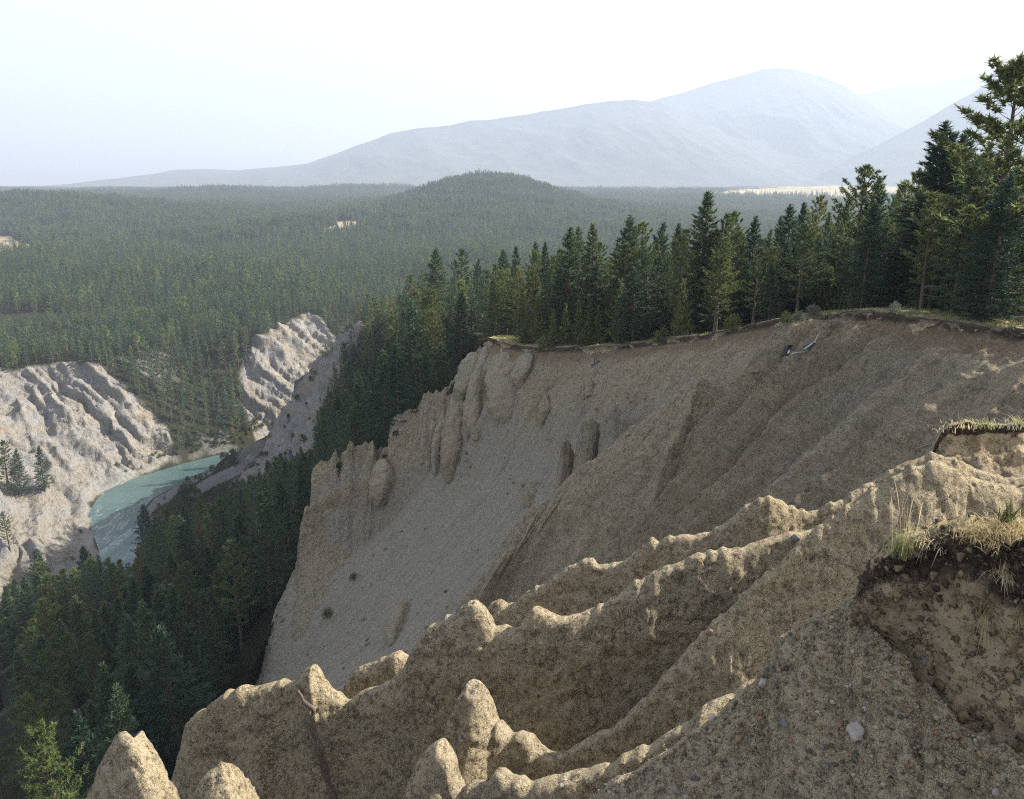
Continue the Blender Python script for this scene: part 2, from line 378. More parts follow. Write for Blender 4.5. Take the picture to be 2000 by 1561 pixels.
M_ggrass = leaf_mat('green_grass', (.14, .16, .06), (.26, .27, .11), (.42, .38, .19))
def simple(name, c1, c2, sc, rough=.9, bd=.02, stretch=(1, 1, 1)):
    m, nt = mat_new(name); b = NB(nt); P = b.n('ShaderNodeTexCoord').outputs['Object']
    mp = b.n('ShaderNodeMapping'); mp.inputs['Scale'].default_value = stretch; b.l(P, mp.inputs['Vector'])
    n = b.noise(mp.outputs[0], sc, 6, .65)
    c = b.ramp(n.outputs['Fac'], [(.3, c1), (.7, c2)])
    b.bsdf(c, rough, b.bump(n.outputs['Fac'], .8, bd), .25); return m
M_bark = simple('bark', (.06, .045, .03), (.16, .12, .085), 6, .95, .05)
M_root = simple('weathered_root', (.035, .026, .02), (.17, .13, .10), 9, .8, .02, (3, 3, .5))
M_snag = simple('silver_dead_wood', (.22, .20, .17), (.45, .42, .37), 6, .8, .03)
M_stone_w = simple('white_quartzite', (.17, .15, .12), (.44, .40, .34), 5, .7, .02)
M_stone_g = simple('grey_stone', (.105, .10, .085), (.20, .19, .165), 6, .7, .015)
M_stone_b = simple('brown_stone', (.16, .10, .06), (.28, .20, .12), 6, .8, .015)
M_stone_d = simple('dark_stone', (.05, .05, .055), (.14, .135, .13), 7, .75, .015)
M_black = simple('sooty_black_sheet', (.008, .008, .01), (.04, .04, .045), 3, .45, .05)
M_steel = simple('blue_grey_sheet_metal', (.16, .20, .25), (.34, .40, .47), 2, .35, .03)
M_whitep = simple('chipped_white_paint', (.6, .6, .58), (.85, .85, .82), 4, .6, .01)
def mtn_mat():
    m, nt = mat_new('mountain_side'); b = NB(nt); P = b.coords()
    n = b.noise(P, .004, 6, .6)
    c = b.ramp(n.outputs['Fac'], [(.35, (.035, .05, .035)), (.55, (.06, .075, .05)), (.75, (.085, .095, .08))])
    b.bsdf(c, .95, None, .1); return m
M_mtn = mtn_mat()
log('materials')
# ================================================================== terrain
# ------------------------------------------------------------------ the eroded bowl, lofted from its rim to its foot
def par(L, idx):
    i = np.clip(idx, 0, len(L)-1.0001); k = i.astype(int); f = (i-k)[:, None]; return L[k]*(1-f)+L[k+1]*f
nS, nT = 1500, 560
# spacing of columns: even along the rim
Rs = R[1:]; Es = E[1:]
d = np.r_[0, np.cumsum(np.linalg.norm(np.diff(Rs, axis=0), axis=1)*np.interp(np.arange(len(Rs)-1)+.5, [0, 3, 6, 8, 17], [.6, .7, .7, 1, 1.4]))]
idx = np.interp(np.linspace(0, d[-1], nS), d, np.arange(len(Rs)))
Rc = smooth1(par(Rs, idx), 30); Ec = smooth1(par(Es, idx), 60)
t = np.linspace(0, 1.03, nT)**1.05
f = t+.11*np.sin(np.clip(t, 0, 1)*math.pi)
LP = Rc[:, None, :]*(1-t[None, :, None])+Ec[:, None, :]*t[None, :, None]
LP[..., 2] = Rc[:, None, 2]*(1-f)+Ec[:, None, 2]*f
sa = np.r_[0, np.cumsum(np.linalg.norm(np.diff(Rc, axis=0), axis=1))]; SA = np.repeat(sa[:, None], nT, 1)
Nl = grid_normals(LP); Nl *= np.sign(Nl[..., 2:3])
len_t = np.linalg.norm(Ec-Rc, axis=1)[:, None]*t[None]
iS = np.interp(SA, sa, idx)                                   # rim index 0..16
# ribbed wall between the near ledge and the long middle ridge, smooth scree beyond it
ribw = sstep(3, 5, iS)*(1-sstep(10.6, 11.4, iS)); far = sstep(10.5, 11.3, iS)
env = sstep(0, 5, len_t)
warp = fbm(np.stack([SA/14, len_t/30, 0*SA], -1), 3, 50)*5
ra = .55+.9*fbm(np.stack([SA/9, len_t/35, 0*SA+7], -1), 2, 151)
rib = (1-np.abs(np.sin(math.pi*(SA+warp)/5.2)))*2.7*np.clip(ra+.35, .3, 1.5)+ridged(np.stack([(SA+warp)/3.1, len_t/45, 0*SA+5], -1), 2, 52)*.75
upper = (1-sstep(8, 26, len_t))
ribf = ridged(np.stack([(SA+warp*.6)/6.0, len_t/60, 0*SA+9], -1), 2, 53)*1.5*upper+ridged(np.stack([(SA+warp)/2.3, len_t/26, 0*SA+3], -1), 2, 54)*(.17+.1*upper)
disp = env*(ribw*rib*1.35+far*ribf)-3.2*far*sstep(6, 22, len_t)*(1-sstep(14.2, 15.8, iS))-4.5*sstep(14.9, 16, iS)*np.sin(np.pi*np.clip(t[None], 0, 1))
rib2 = ridged(np.stack([(SA+warp*1.4+len_t*.12)/5.2, len_t/70, 0*SA+2], -1), 2, 58)
disp += env*(1-sstep(8.5, 10.5, iS))*rib2*.5
disp += fbm(LP/1.6, 3, 55)*(.42*ribw+.14)+fbm(LP/.55, 2, 56)*(.16*ribw+.07)
disp += (ridged(np.stack([(SA+warp*.5)/.9, len_t/9, 0*SA+12], -1), 2, 59)*.07+ridged(np.stack([(SA+warp)/2.2, len_t/16, 0*SA+15], -1), 2, 60)*.13)*sstep(1, 5, len_t)
# a big convex shoulder carrying the long middle ridge
LP2 = LP+Nl*disp[..., None]
lk = np.zeros(LP.shape[:2]+(3,), np.float32)
nz = fbm(np.stack([LP[..., 0]/6, LP[..., 1]/6, LP[..., 2]/6], -1), 3, 57)
lk[..., 0] = (1-sstep(.25, .8+.5*nz, len_t))*.95
lk[..., 1] = (1-sstep(1.2, 3.2+2.2*nz, len_t))*.8
lk[..., 2] = np.clip(far*sstep(5, 16, len_t+nz*9)+(1-far)*(.30+.35*nz-.2*np.clip(disp, -1, 1))+(1-sstep(3, 5, iS))*.5, 0, 1)
bowl = grid_obj('scree_slope', LP2, M_rock, lk, alpha=0.)
tag(bowl, kind='structure', label='grey-tan eroded bowl of gravelly scree below the wooded rim')
log('bowl')
sub = LP2[::5, ::4]; nn, mm = sub.shape[:2]
BV = BVHTree.FromPolygons([Vector(v) for v in sub.reshape(-1, 3).tolist()], grid_faces(nn, mm).tolist())
def hit_bowl(px, py, ymin=0):
    dd = Vector(ray(px, py)).normalized(); o = Vector((0, 0, 0))+dd*ymin
    h = BV.ray_cast(o, dd)
    return np.array(h[0]) if h[0] else None
def bowl_under(x, y):
    h = BV.ray_cast(Vector((x, y, 60)), Vector((0, 0, -1))); return h[0].z if h[0] else None

QUAL = 1.0
az = np.linspace(math.radians(-46), math.radians(50), int(1250*QUAL))
rr = [1.5]
while rr[-1] < 7200:
    r_ = rr[-1]; rr.append(r_*(1+(.012 if r_ < 60 else .0075 if r_ < 300 else .0026 if r_ < 700 else .0065)/QUAL))
rr = np.array(rr)
Rg, Ag = np.meshgrid(rr, az, indexing='ij'); GX = Rg*np.sin(Ag); GY = Rg*np.cos(Ag)
GZ, gm = height(GX, GY)
cand = np.nonzero(inpoly(GX, GY, poly_bowl) & (GY < 140))
for a_, b_, zz in zip(cand[0], cand[1], GZ[cand]):
    zb = bowl_under(GX[a_, b_], GY[a_, b_])
    if zb is not None and zz > zb-4: GZ[a_, b_] = zb-4
log('under bowl', len(cand[0]))
bare = bare_mask(GX, GY, GZ); isb = bare > 0
GP = np.stack([GX, GY, GZ], -1)
# relief of the bare cliffs: gullies and ribs running down the fall line, and blocky ledges
wb = isb.astype(float)
for _ in range(3):
    wb[1:-1, 1:-1] = (wb[:-2, 1:-1]+wb[2:, 1:-1]+wb[1:-1, :-2]+wb[1:-1, 2:]+wb[1:-1, 1:-1]*2)/6
N = grid_normals(GP); N *= np.sign(N[..., 2:3])
m = wb > .01; Pm = GP[m]
al = Pm[:, 0]*.85+Pm[:, 1]*.5+Pm[:, 2]*.75          # along the bank, raked downstream
wq = fbm(Pm/24, 3, 40)
q = np.stack([al/21+wq*.8, Pm[:, 2]/34+wq*.5, Pm[:, 1]/90], -1)
q2 = np.stack([al/7.5+wq, Pm[:, 2]/13, Pm[:, 1]/40], -1)
u1 = al/19+wq*.7; u2 = al/7.3+wq*1.3+Pm[:, 2]/60
rel = (1-np.abs(u1-np.floor(u1)-.5)*2)**.8*(5.5+5*fbm(Pm/30, 2, 47))+(1-np.abs(u2-np.floor(u2)-.5)*2)*(1.9+2.5*fbm(Pm/13, 2, 48))-4+fbm(Pm/np.array([14, 14, 8.]), 4, 44)*4.0+np.abs(fbm(Pm/np.array([5, 5, 1.6]), 3, 46))*2.6
rel = rel+np.abs(fbm(Pm/2.6, 3, 49))*2.2
rel = rel*np.where(bare[m] == 3, .55, 1.)
rel = rel*sstep(0, 10, gm['dB'][m])
GP[m] += N[m]*(rel*wb[m])[:, None]
# fine roughness elsewhere
o = (~isb) & (~gm['inR']); GP[..., 2] += np.where(o, fbm(np.stack([GX/6, GY/6, 0*GX], -1), 2, 8)*.5*sstep(30, 90, Rg), 0)
px, py = proj(GP)
jx = fbm(np.stack([GX/60, GY/60, 0*GX], -1), 3, 91)*14; jy = fbm(np.stack([GX/60, GY/60, 0*GX+9], -1), 3, 92)*5
def zone(pl, a, b): return inpoly(px+jx, py+jy, pl) & (GY > a) & (GY < b)
field = zone([(-60, 462), (20, 462), (64, 480), (60, 492), (0, 500), (-60, 500)], 900, 2200) | zone([(622, 452), (660, 432), (716, 434), (700, 446), (640, 462)], 900, 2600)
field |= zone([(1385, 377), (1500, 366), (1700, 359), (1760, 362), (1760, 384), (1560, 386), (1400, 386)], 2500, 7000) | zone([(1235, 377), (1290, 376), (1292, 382), (1240, 382)], 2500, 7000)
gravel = (gm['inSR'] & (gm['dD'] < 9+6*noise3(np.stack([GX/20, GY/20, 0*GX], -1), 2)))  | zone([(385, 948), (450, 912), (490, 903), (478, 925), (430, 945), (400, 962)], 350, 560)
slope_n = 1-N[..., 2]
benchgrass = (~gm['inB']) & (Rg < 190) & ((gm['dR'] < 7) | ((gm['dU'] < 5) & ~gm['inSR']))
kind = np.zeros(GP.shape[:2]+(3,), np.float32)
kind[..., 0] = np.clip(wb*1.3, 0, 1); kind[..., 1] = np.maximum(field, benchgrass*.3*np.clip(.5+fbm(np.stack([GX/3, GY/3, 0*GX], -1), 3, 71)*1.5, 0, 1)); kind[..., 2] = gravel
# patches of pale soil on the wooded slopes
soil = sstep(.18, .45, fbm(np.stack([GX/22, GY/22, GZ/22], -1), 3, 77))*.5*(gm['inSL'] | gm['inSR']) * (Rg > 150)
kind[..., 0] = np.maximum(kind[..., 0], soil)
gcol = kind
ground = grid_obj('ground', GP, M_ground, gcol)
tag(ground, kind='structure', label='wooded valley floor, far bank and plateau with bare pale cliffs above the river')
log('ground', GP.shape)

# river surface: strip between the banks
wx, wy = np.meshgrid(np.arange(-430, 130, 3.), np.arange(110, 700, 3.), indexing='ij')
wq = np.stack([wx, wy], -1); wd_ = np.minimum(pdist(wq, Bk)[0], pdist(wq, Dk)[0])
WP = np.stack([wx, wy, wx*0+RZ-.4], -1)
river = grid_obj('river', WP, M_water, mask=inpoly(wx, wy, poly_river) | (wd_ < 5)); tag(river, kind='structure', label='turquoise glacial river bending through the canyon')

# ------------------------------------------------------------------ fins and ridges
PROF = [(0, 0), (.07, .01), (.14, .045), (.20, .15), (.26, .34), (.40, .8), (.80, 1.7), (1.55, 2.8), (2.6, 4.1), (4.0, 5.7), (7.2, 9.0), (12, 13.5)]
BACK = [(0, 0), (.12, .02), (.24, .08), (.34, .2), (.42, .42), (.5, 1.0), (.95, 2.1), (2.0, 4.0), (5, 8.0), (9, 13)]
def ridge(name, pts, n, sc=1., front=PROF, back=BACK, ds=.05, nf=150, nb=46, seed=0, amp=1., jag=1., grey=.15, humus=0, label=None, maxdrop=99, ysm=True, cls='structure', flute=1., clay=0., mat=None, sm=2.2, shear=0., w1=3.5, gdeep=.75, tail=None, gd=(1.5, 5.5), head=None):
    """a thin eroded wall: crest points (px,py,Y), n = horizontal direction its near face looks"""
    pts = np.asarray(pts, float); n = np.array([n[0], n[1], 0.]); n /= np.linalg.norm(n)
    C0 = at(pts[:, 0], pts[:, 1], pts[:, 2])
    C, s = resample(C0, ds=ds*sc); C = smooth1(C, 1)
    ns = len(C)
    C[:, 2] += (noise3(np.stack([s/(.45*sc), 0*s, 0*s], -1), seed)*.07+noise3(np.stack([s/(.16*sc), 0*s, 0*s+3], -1), seed+1)*.05)*sc*jag
    if head: C[:, 2] -= head[1]*(1-sstep(0, head[0], s))**1.3
    C += n*(noise3(np.stack([s/(1.6*sc), 0*s, 0*s], -1), seed+4)*.09*sc)[:, None]
    fr = np.asarray(front)*sc; bk = np.asarray(back)*sc
    L = np.r_[0, np.cumsum(np.linalg.norm(np.diff(fr, axis=0), axis=1))]; q = np.linspace(0, 1, nf)**1.45*L[-1]
    fo, fd = np.interp(q, L, fr[:, 0]), np.interp(q, L, fr[:, 1])
    Lb = np.r_[0, np.cumsum(np.linalg.norm(np.diff(bk, axis=0), axis=1))]; qb = (np.linspace(0, 1, nb+1)[1:]**1.6*Lb[-1])[::-1]
    bo, bd = np.interp(qb, Lb, bk[:, 0]), np.interp(qb, Lb, bk[:, 1])
    off = np.r_[-bo, fo]; dr = np.r_[bd, fd]
    kw = max(3, int(sm*sc/(ds*sc))); Cs = np.pad(C, ((kw, kw), (0, 0)), mode='edge')
    tri = np.bartlett(2*kw+1); tri /= tri.sum(); Cs = np.stack([np.convolve(Cs[:, q_], tri, 'valid') for q_ in range(3)], 1); Cs[:, 2] = np.minimum(Cs[:, 2], C[:, 2]+.6*sc)
    ww = sstep(.1, w1, dr/sc)[None, :, None]
    tf = np.ones(len(C))
    if tail: tf = tail[1]+(1-tail[1])*sstep(0, tail[0], 1-s/s[-1])
    P = C[:, None]*(1-ww)+Cs[:, None]*ww+n[None, None]*(off[None]*tf[:, None])[..., None]; P[..., 2] -= dr[None]*tf[:, None]
    if shear:
        tgc = (C[-1]-C[0])*np.array([1, 1, 0]); tgc /= np.linalg.norm(tgc); P = P+tgc*(shear*dr)[None, :, None]
    Nn = grid_normals(P); cen = n[None, None]*np.sign(off)[None, :, None]+np.array([0, 0, .6])
    sg = np.sign((Nn*cen).sum(-1))[..., None]; sg[sg == 0] = 1; Nn = Nn*sg
    depth = np.repeat(dr[None], ns, 0)/sc; SS = np.repeat(s[:, None], len(off), 1)/sc
    wtop = sstep(.0, .5, depth)
    fl = ridged(np.stack([SS/1.7+depth*.06, depth/5.5, 0*SS+seed], -1), 2, seed+7)*.10*wtop*min(flute, 1.6)*(1+.4*np.minimum(depth, 5)/5)
    if flute > 2.5: fl = fl+(1-np.abs(np.sin(math.pi*(SS/1.9+fbm(np.stack([SS/4, depth/9, 0*SS], -1), 2, seed+3)*.9))))*.62*sstep(.3, 3, depth)
    D = fl-np.maximum(0, noise3(P/(.13*sc), seed+14)-.32)*.08-np.maximum(0, fbm(P/(.42*sc), 2, seed+15)-.24)*.13*wtop+fbm(P/(.9*sc), 3, seed+9)*.085*(.1+.9*wtop)+fbm(P/(.2*sc), 3, seed+12)*.055*(.35+.65*wtop)
    P = P+Nn*(D*sc*amp)[..., None]
    k = np.zeros(P.shape[:2]+(3,), np.float32)
    nz = fbm(P/(1.5*sc), 3, seed+20)
    k[..., 2] = np.clip(grey+sstep(gd[0], gd[1], depth+nz*(gd[1]-gd[0])*.7)*gdeep, 0, 1)
    k[..., 1] = np.clip(clay*(1-sstep(.5, 3, depth+nz)), 0, 1)
    if humus: k[..., 0] = (1-sstep(.2*humus, .55*humus, depth+nz*.3))
    o = grid_obj(name, P, mat or M_rock, k, alpha=0. if sc > 1.5 else 1.)
    if label: o['label'] = label
    if cls == 'structure': o['kind'] = 'structure'
    return o, P

# interpolate Y for a pixel crest from a few keys
def yk(pts, keys):
    pts = np.asarray(pts, float); kx = sorted(keys); return np.c_[pts, np.interp(pts[:, 0], [a for a, _ in kx], [b for _, b in kx])]
nA = (-.35, -1.0)
L3 = yk([(2200, 960), (2060, 935), (1960, 930), (1900, 915), (1850, 893), (1820, 884), (1800, 890), (1740, 918), (1700, 945), (1640, 977), (1600, 992), (1565, 999), (1530, 986), (1500, 968), (1475, 978), (1440, 1005), (1400, 1033), (1360, 1048),
         (1310, 1048), (1287, 1060), (1272, 1047), (1255, 1062), (1230, 1085), (1190, 1105), (1168, 1110), (1152, 1096), (1120, 1100), (1102, 1118), (1050, 1143), (1005, 1180), (990, 1184), (975, 1172), (955, 1182), (935, 1200), (900, 1225), (860, 1260)],
        [(860, 20.4), (950, 20.1), (1150, 19.8), (1500, 19.6), (1840, 20.6), (2200, 21.5)])
ridge('eroded_ridge', L3, (-.25, -1), seed=10, ds=.05, grey=.05, label='long near ridge falling left from the sod ledge, sunlit along its wavy crest')
L4 = yk([(1720, 968), (1680, 986), (1630, 1012), (1590, 1030), (1540, 1042), (1480, 1060), (1420, 1071), (1365, 1082), (1330, 1096), (1290, 1118), (1245, 1138), (1196, 1166), (1150, 1191), (1112, 1203), (1070, 1196), (1042, 1193), (1028, 1212), (1003, 1230), (986, 1219), (965, 1219), (947, 1194), (930, 1184), (916, 1181), (902, 1191), (888, 1212), (870, 1208),
         (853, 1222), (835, 1222), (821, 1242), (806, 1270), (790, 1300), (780, 1312), (748, 1338), (702, 1352), (678, 1368), (662, 1360), (647, 1350), (626, 1328), (609, 1300), (595, 1309), (583, 1330), (570, 1336), (553, 1332), (525, 1338), (490, 1349),
         (469, 1347), (451, 1355), (441, 1351), (430, 1361), (402, 1382), (378, 1396), (364, 1417), (353, 1452), (343, 1505), (336, 1545), (345, 1620)],
        [(336, 16.6), (450, 16.5), (610, 16.4), (780, 16.3), (930, 16.2), (1112, 16.1), (1330, 16.5), (1720, 17.3)])
F4 = [(0, 0), (.07, .01), (.14, .045), (.20, .15), (.25, .34), (.36, .8), (.55, 1.8), (.85, 3.0), (1.5, 4.4), (2.6, 6.1), (5.5, 9.5), (9, 14)]
ridge('eroded_ridge', L4, (-.12, -1), front=F4, seed=30, ds=.042, grey=-.1, nf=170, label='broad tan fin with saw-toothed sunlit crest in the left foreground')
L5 = yk([(655, 1400), (668, 1350), (680, 1325), (695, 1306), (720, 1296), (745, 1286), (765, 1277), (776, 1278), (790, 1292), (806, 1310), (820, 1335)], [(655, 18.2), (820, 18.0)])
ridge('rock_fin', L5, (-.3, -1), seed=50, ds=.04, grey=-.1, nf=90, nb=30, cls='x', label='small rounded tan fin just behind the saw-toothed crest')
L2 = yk([(2250, 985), (2060, 952), (1960, 948), (1900, 932), (1850, 910), (1815, 902), (1785, 912), (1750, 932), (1700, 962), (1634, 1007), (1587, 1036), (1555, 1068), (1523, 1100), (1472, 1147), (1418, 1201), (1382, 1230), (1343, 1273), (1308, 1310), (1259, 1366), (1196, 1429), (1140, 1457), (1087, 1476), (1070, 1474), (1045, 1464),
         (1030, 1445), (1014, 1440), (986, 1443), (965, 1422), (947, 1387), (936, 1360), (926, 1342), (916, 1337), (905, 1345), (893, 1372), (881, 1400), (868, 1440), (858, 1490), (850, 1560)],
        [(850, 13.3), (916, 13.2), (1087, 13.1), (1259, 13.2), (1634, 14.4), (1850, 15.0), (2250, 16.2)])
ridge('eroded_ridge', L2, (-.35, -1), seed=70, ds=.036, grey=0, label='curving ridge below the long crest, ending in a tall pointed spire')
L2b = yk([(1560, 1290), (1500, 1320), (1430, 1360), (1350, 1408), (1280, 1450), (1210, 1478), (1140, 1513), (1052, 1534), (1035, 1535), (1018, 1528), (1000, 1526), (979, 1515), (965, 1514), (944, 1533), (916, 1534), (897, 1545), (889, 1525), (881, 1502),
          (867, 1467), (856, 1453), (842, 1457), (825, 1478), (807, 1502), (798, 1530), (790, 1580)],
         [(790, 10.9), (860, 10.8), (1050, 10.6), (1350, 10.7), (1560, 11.4)])
ridge('eroded_ridge', L2b, (-.3, -1), seed=90, ds=.032, grey=.1, label='low pebbly ridge at the bottom edge with a sunlit tooth at its left end')
L1 = yk([(2300, 1640), (2100, 1545), (2000, 1492), (1905, 1440), (1850, 1385), (1795, 1330), (1755, 1268), (1705, 1222), (1686, 1180), (1672, 1171), (1600, 1210), (1530, 1248), (1500, 1296), (1472, 1345), (1390, 1402), (1300, 1470), (1220, 1520), (1147, 1562), (1080, 1600), (1000, 1680)],
        [(1000, 9.2), (1300, 9.0), (1500, 8.9), (1672, 8.8), (1705, 8.4), (1795, 7.75), (1850, 7.35), (1905, 7.0), (2000, 6.5), (2300, 5.8)])
F1p = [(0, 0), (.03, .012), (.09, .05), (.2, .15), (.36, .34), (.75, .85), (1.5, 1.8), (2.5, 3.0), (3.8, 4.4), (5.5, 6.1), (8.5, 9.0)]
o1, PL1 = ridge('pebbly_slope', L1, (-.3, -1), front=F1p, seed=110, ds=.03, nf=300, grey=.0, gdeep=.25, label='steep pebble-studded slope filling the lower right corner')
# two sunlit pinnacles at the lower left
PK = [(0, 0), (.05, .03), (.16, .1), (.3, .28), (.5, .7), (.8, 1.5), (1.2, 2.6), (2.2, 5), (4, 9)]
P1 = yk([(150, 1640), (172, 1565), (189, 1522), (203, 1485), (213, 1460), (227, 1438), (245, 1431), (262, 1437), (276, 1430), (290, 1443), (306, 1473), (316, 1510), (325, 1565), (333, 1660)], [(150, 10.2), (245, 10.6), (333, 11.7)])
P2 = yk([(362, 1620), (378, 1561), (388, 1529), (400, 1514), (413, 1505), (434, 1496), (455, 1501), (476, 1515), (497, 1540), (510, 1575), (520, 1640)], [(362, 9.8), (434, 10.0), (520, 10.9)])
PS = [(0, 0), (.06, .03), (.2, .09), (.55, .32), (1.1, .85), (1.7, 1.8), (2.4, 3.2), (3.6, 6), (5, 9)]
for pts, sd, lb, nn_ in ((P1, 130, 'taller sunlit pale pinnacle at the bottom left corner', (.85, -.8)), (P2, 140, 'shorter sunlit pinnacle beside the taller one at the bottom edge', (.6, -1))):
    o, _ = ridge('rock_pinnacle', pts, nn_, seed=sd, ds=.025, nf=140, nb=40, front=PS, back=PK, grey=-1, cls='x', flute=.5, label=lb); tag(o, cat='pinnacle', group='sunlit pinnacles in the corner')
log('near fins')

# middle distance: the long ridge that parts the ribbed wall from the scree bowl
M1 = yk([(1540, 690), (1500, 720), (1475, 738), (1440, 746), (1426, 744), (1415, 753), (1398, 752), (1380, 747), (1368, 735), (1352, 747), (1328, 756), (1317, 770), (1300, 786), (1275, 806), (1249, 826), (1216, 843), (1195, 868), (1163, 896), (1135, 910), (1115, 925),
         (1095, 950), (1075, 975), (1050, 990), (1033, 995), (1026, 998), (1015, 1010), (997, 1035), (985, 1058), (973, 1080), (962, 1115), (952, 1160), (945, 1210)],
        [(945, 80), (1029, 80.5), (1120, 82), (1200, 81.5), (1368, 78.5), (1440, 78.5), (1475, 80), (1500, 81), (1540, 82.6)])
FM = [(0, 0), (.02, .012), (.07, .05), (.17, .13), (.4, .33), (.95, .85), (2.2, 2.1), (4.2, 4.1), (7.5, 7.4), (13, 12.6)]
ridge('eroded_ridge', M1, (-.6, -.8), sc=2.2, front=FM, gdeep=.15, seed=150, ds=.065, nf=190, flute=3.2, grey=.0, label='long middle ridge with thin sunlit crest parting the ribbed wall from the grey scree')
# secondary teeth on the near side of the scree
m2 = yk([(1092, 960), (1088, 930), (1092, 900), (1097, 872), (1103, 856), (1112, 868), (1120, 890), (1130, 905), (1140, 960)], [(1000, 93), (1200, 92.5)])
m3 = yk([(1122, 900), (1128, 860), (1134, 832), (1140, 820), (1155, 815), (1166, 828), (1172, 850), (1180, 880)], [(1000, 92.5), (1200, 92)])
m3b = yk([(1172, 850), (1180, 822), (1192, 803), (1204, 784), (1209, 792), (1216, 806), (1240, 815), (1262, 830)], [(1100, 93), (1300, 89)])
for k, (p, lb) in enumerate(((m2, 'dark-tan tooth leaning on the near side of the scree bowl'), (m3, 'flat-topped tooth of till above the dark-tan tooth'), (m3b, 'small hooked point highest on the scree shoulder'))):
    o, _ = ridge('rock_tooth', p, (-.35, -1), sc=1.6, seed=160+7*k, ds=.07, nf=60, nb=24, grey=.3 if k < 2 else .5, cls='x', label=lb, clay=.3*(k == 0)); tag(o, cat='rock tooth', group='teeth of till on the bowl')

# far side of the bowl: the jagged fin with spires and the lower castle-like fin
FW = [(0, 0), (.05, .03), (.13, .12), (.27, .4), (.6, 1.0), (1.2, 2.2), (2.0, 3.9), (2.9, 6.2), (4.0, 9), (4.8, 12)]
G1 = yk([(1000, 668), (975, 662), (952, 664), (935, 680), (918, 697), (912, 712), (900, 726), (885, 741), (876, 756), (868, 757), (859, 764), (851, 760), (846, 768), (838, 763), (833, 772), (828, 769), (820, 786), (814, 801), (806, 804), (797, 797), (790, 806), (779, 808), (770, 818),
         (763, 825), (766, 840), (774, 852), (762, 866), (748, 880), (738, 892), (733, 876), (729, 868), (716, 885), (700, 905)],
        [(700, 126.5), (763, 127.5), (850, 128.5), (952, 131), (1000, 132)])
ridge('jagged_fin', G1, (.1, -1), sc=2.6, front=FW, seed=180, ds=.05, nf=150, shear=.15, sm=1.6, w1=5, grey=.05, cls='x', label='tall jagged fin with small spires descending left from the grassy rim corner', flute=2.0, jag=1.2)[0]['category'] = 'rock fin'
G2 = yk([(756, 880), (745, 872), (735, 880), (728, 858), (721, 866), (712, 862), (706, 872), (700, 868), (693, 876), (688, 864), (683, 861), (676, 878), (669, 884), (664, 896), (659, 893), (655, 878), (648, 893), (640, 902), (627, 899), (620, 905), (611, 916), (608, 950), (606, 990)],
        [(606, 124.5), (756, 129)])
ridge('spired_fin', G2, (.1, -1), sc=2.0, front=FW, seed=200, ds=.05, nf=90, grey=-.1, gdeep=1.1, gd=(.9, 2.2), cls='x', label='row of small tan spires standing behind the lower blunt fin', flute=1.5)[0]['category'] = 'rock fin'
G3 = yk([(770, 925), (752, 930), (745, 926), (738, 936), (727, 935), (722, 931), (716, 940), (708, 955), (700, 968), (693, 958), (688, 946), (680, 944), (672, 955), (660, 962), (645, 959), (636, 968), (620, 981), (608, 986), (604, 991), (600, 988), (595, 992), (591, 1010), (589, 1035), (584, 1062), (583, 1085), (586, 1105)],
        [(582, 119.5), (600, 120.5), (690, 123.5), (770, 125)])
G3F = [(0, 0), (.05, .03), (.12, .12), (.2, .4), (.32, 1.0), (.6, 2.4), (1.1, 3.8), (2.6, 5.6), (6, 8.5), (8, 12)]
ridge('blunt_fin', G3, (.1, -1), sc=2.0, front=G3F, tail=(.22, .42), seed=220, ds=.05, shear=.1, nf=130, grey=.0, gdeep=.3, cls='x', label='blunt castle-like tan fin at the foot of the scree with layered cracks', flute=1.2)[0]['category'] = 'rock fin'
log('fins')

bpy.context.view_layer.update(); DG = bpy.context.evaluated_depsgraph_get()
def cast(px, py):
    d = Vector(ray(px, py)).normalized(); h = S.ray_cast(DG, Vector((0, 0, 0))+d*.5, d)
    return (np.array(h[1]), np.array(h[2])) if h[0] else (None, None)
# buttresses: rounded noses of till sticking out of the scree, tips pointing down the fall line
def buttress(px0, py0, px1, py1, wpx, thick, seed, label, taper=1.4, clay=.15, name='buttress', YY=None):
    a = cast(px0, py0)[0]; c = cast(px1, py1)[0]
    if YY: a, c = at(px0, py0, YY[0]), at(px1, py1, YY[1])
    if a is None or c is None: log('no hit', label); return
    ax = c-a; Ln = np.linalg.norm(ax); ax = ax/Ln
    nrm = np.array([-.55, -.45, .70]); nrm = nrm-ax*(nrm@ax); nrm /= np.linalg.norm(nrm); sd = np.cross(ax, nrm)
    dep = (a[1]+c[1])/2; w = wpx/F*dep*.62
    nu, nv = 120, 96
    u = np.linspace(0.001, .999, nu)[:, None]; th = np.linspace(0, 2*math.pi, nv)[None]
    env = (np.clip(u, 0, 1)**.42)*(np.clip(1-u, 0, 1)**.5)*1.5; env = np.minimum(env, 1.15)
    rs = w*env*(1+.12*np.sin(3*th+seed)); rn = thick*env*np.interp(u, [0, .3, .8, 1], [.5, .8, 1.2, .8])
    P = a+ax*(u*Ln)[..., None]+sd*(rs*np.cos(th))[..., None]+nrm*(rn*np.sin(th))[..., None]
    N_ = P-(a+ax*(u*Ln)[..., None]); N_ /= np.linalg.norm(N_, axis=-1, keepdims=True)+1e-9
    P = P+N_*(fbm(P/1.8, 3, seed)*.55+fbm(P/.5, 3, seed+3)*.16)[..., None]
    k = np.zeros(P.shape[:2]+(3,), np.float32); k[..., 2] = .45; k[..., 1] = clay*np.clip(u*1.3-.3, 0, 1)
    o = grid_obj(name, P, M_rock, k, alpha=.4); tag(o, label, 'rock buttress', 'rounded buttresses of till on the bowl wall')
buttress(975, 690, 985, 828, 70, 2.6, 300, 'widest buttress, hanging just right of the grassy rim corner')
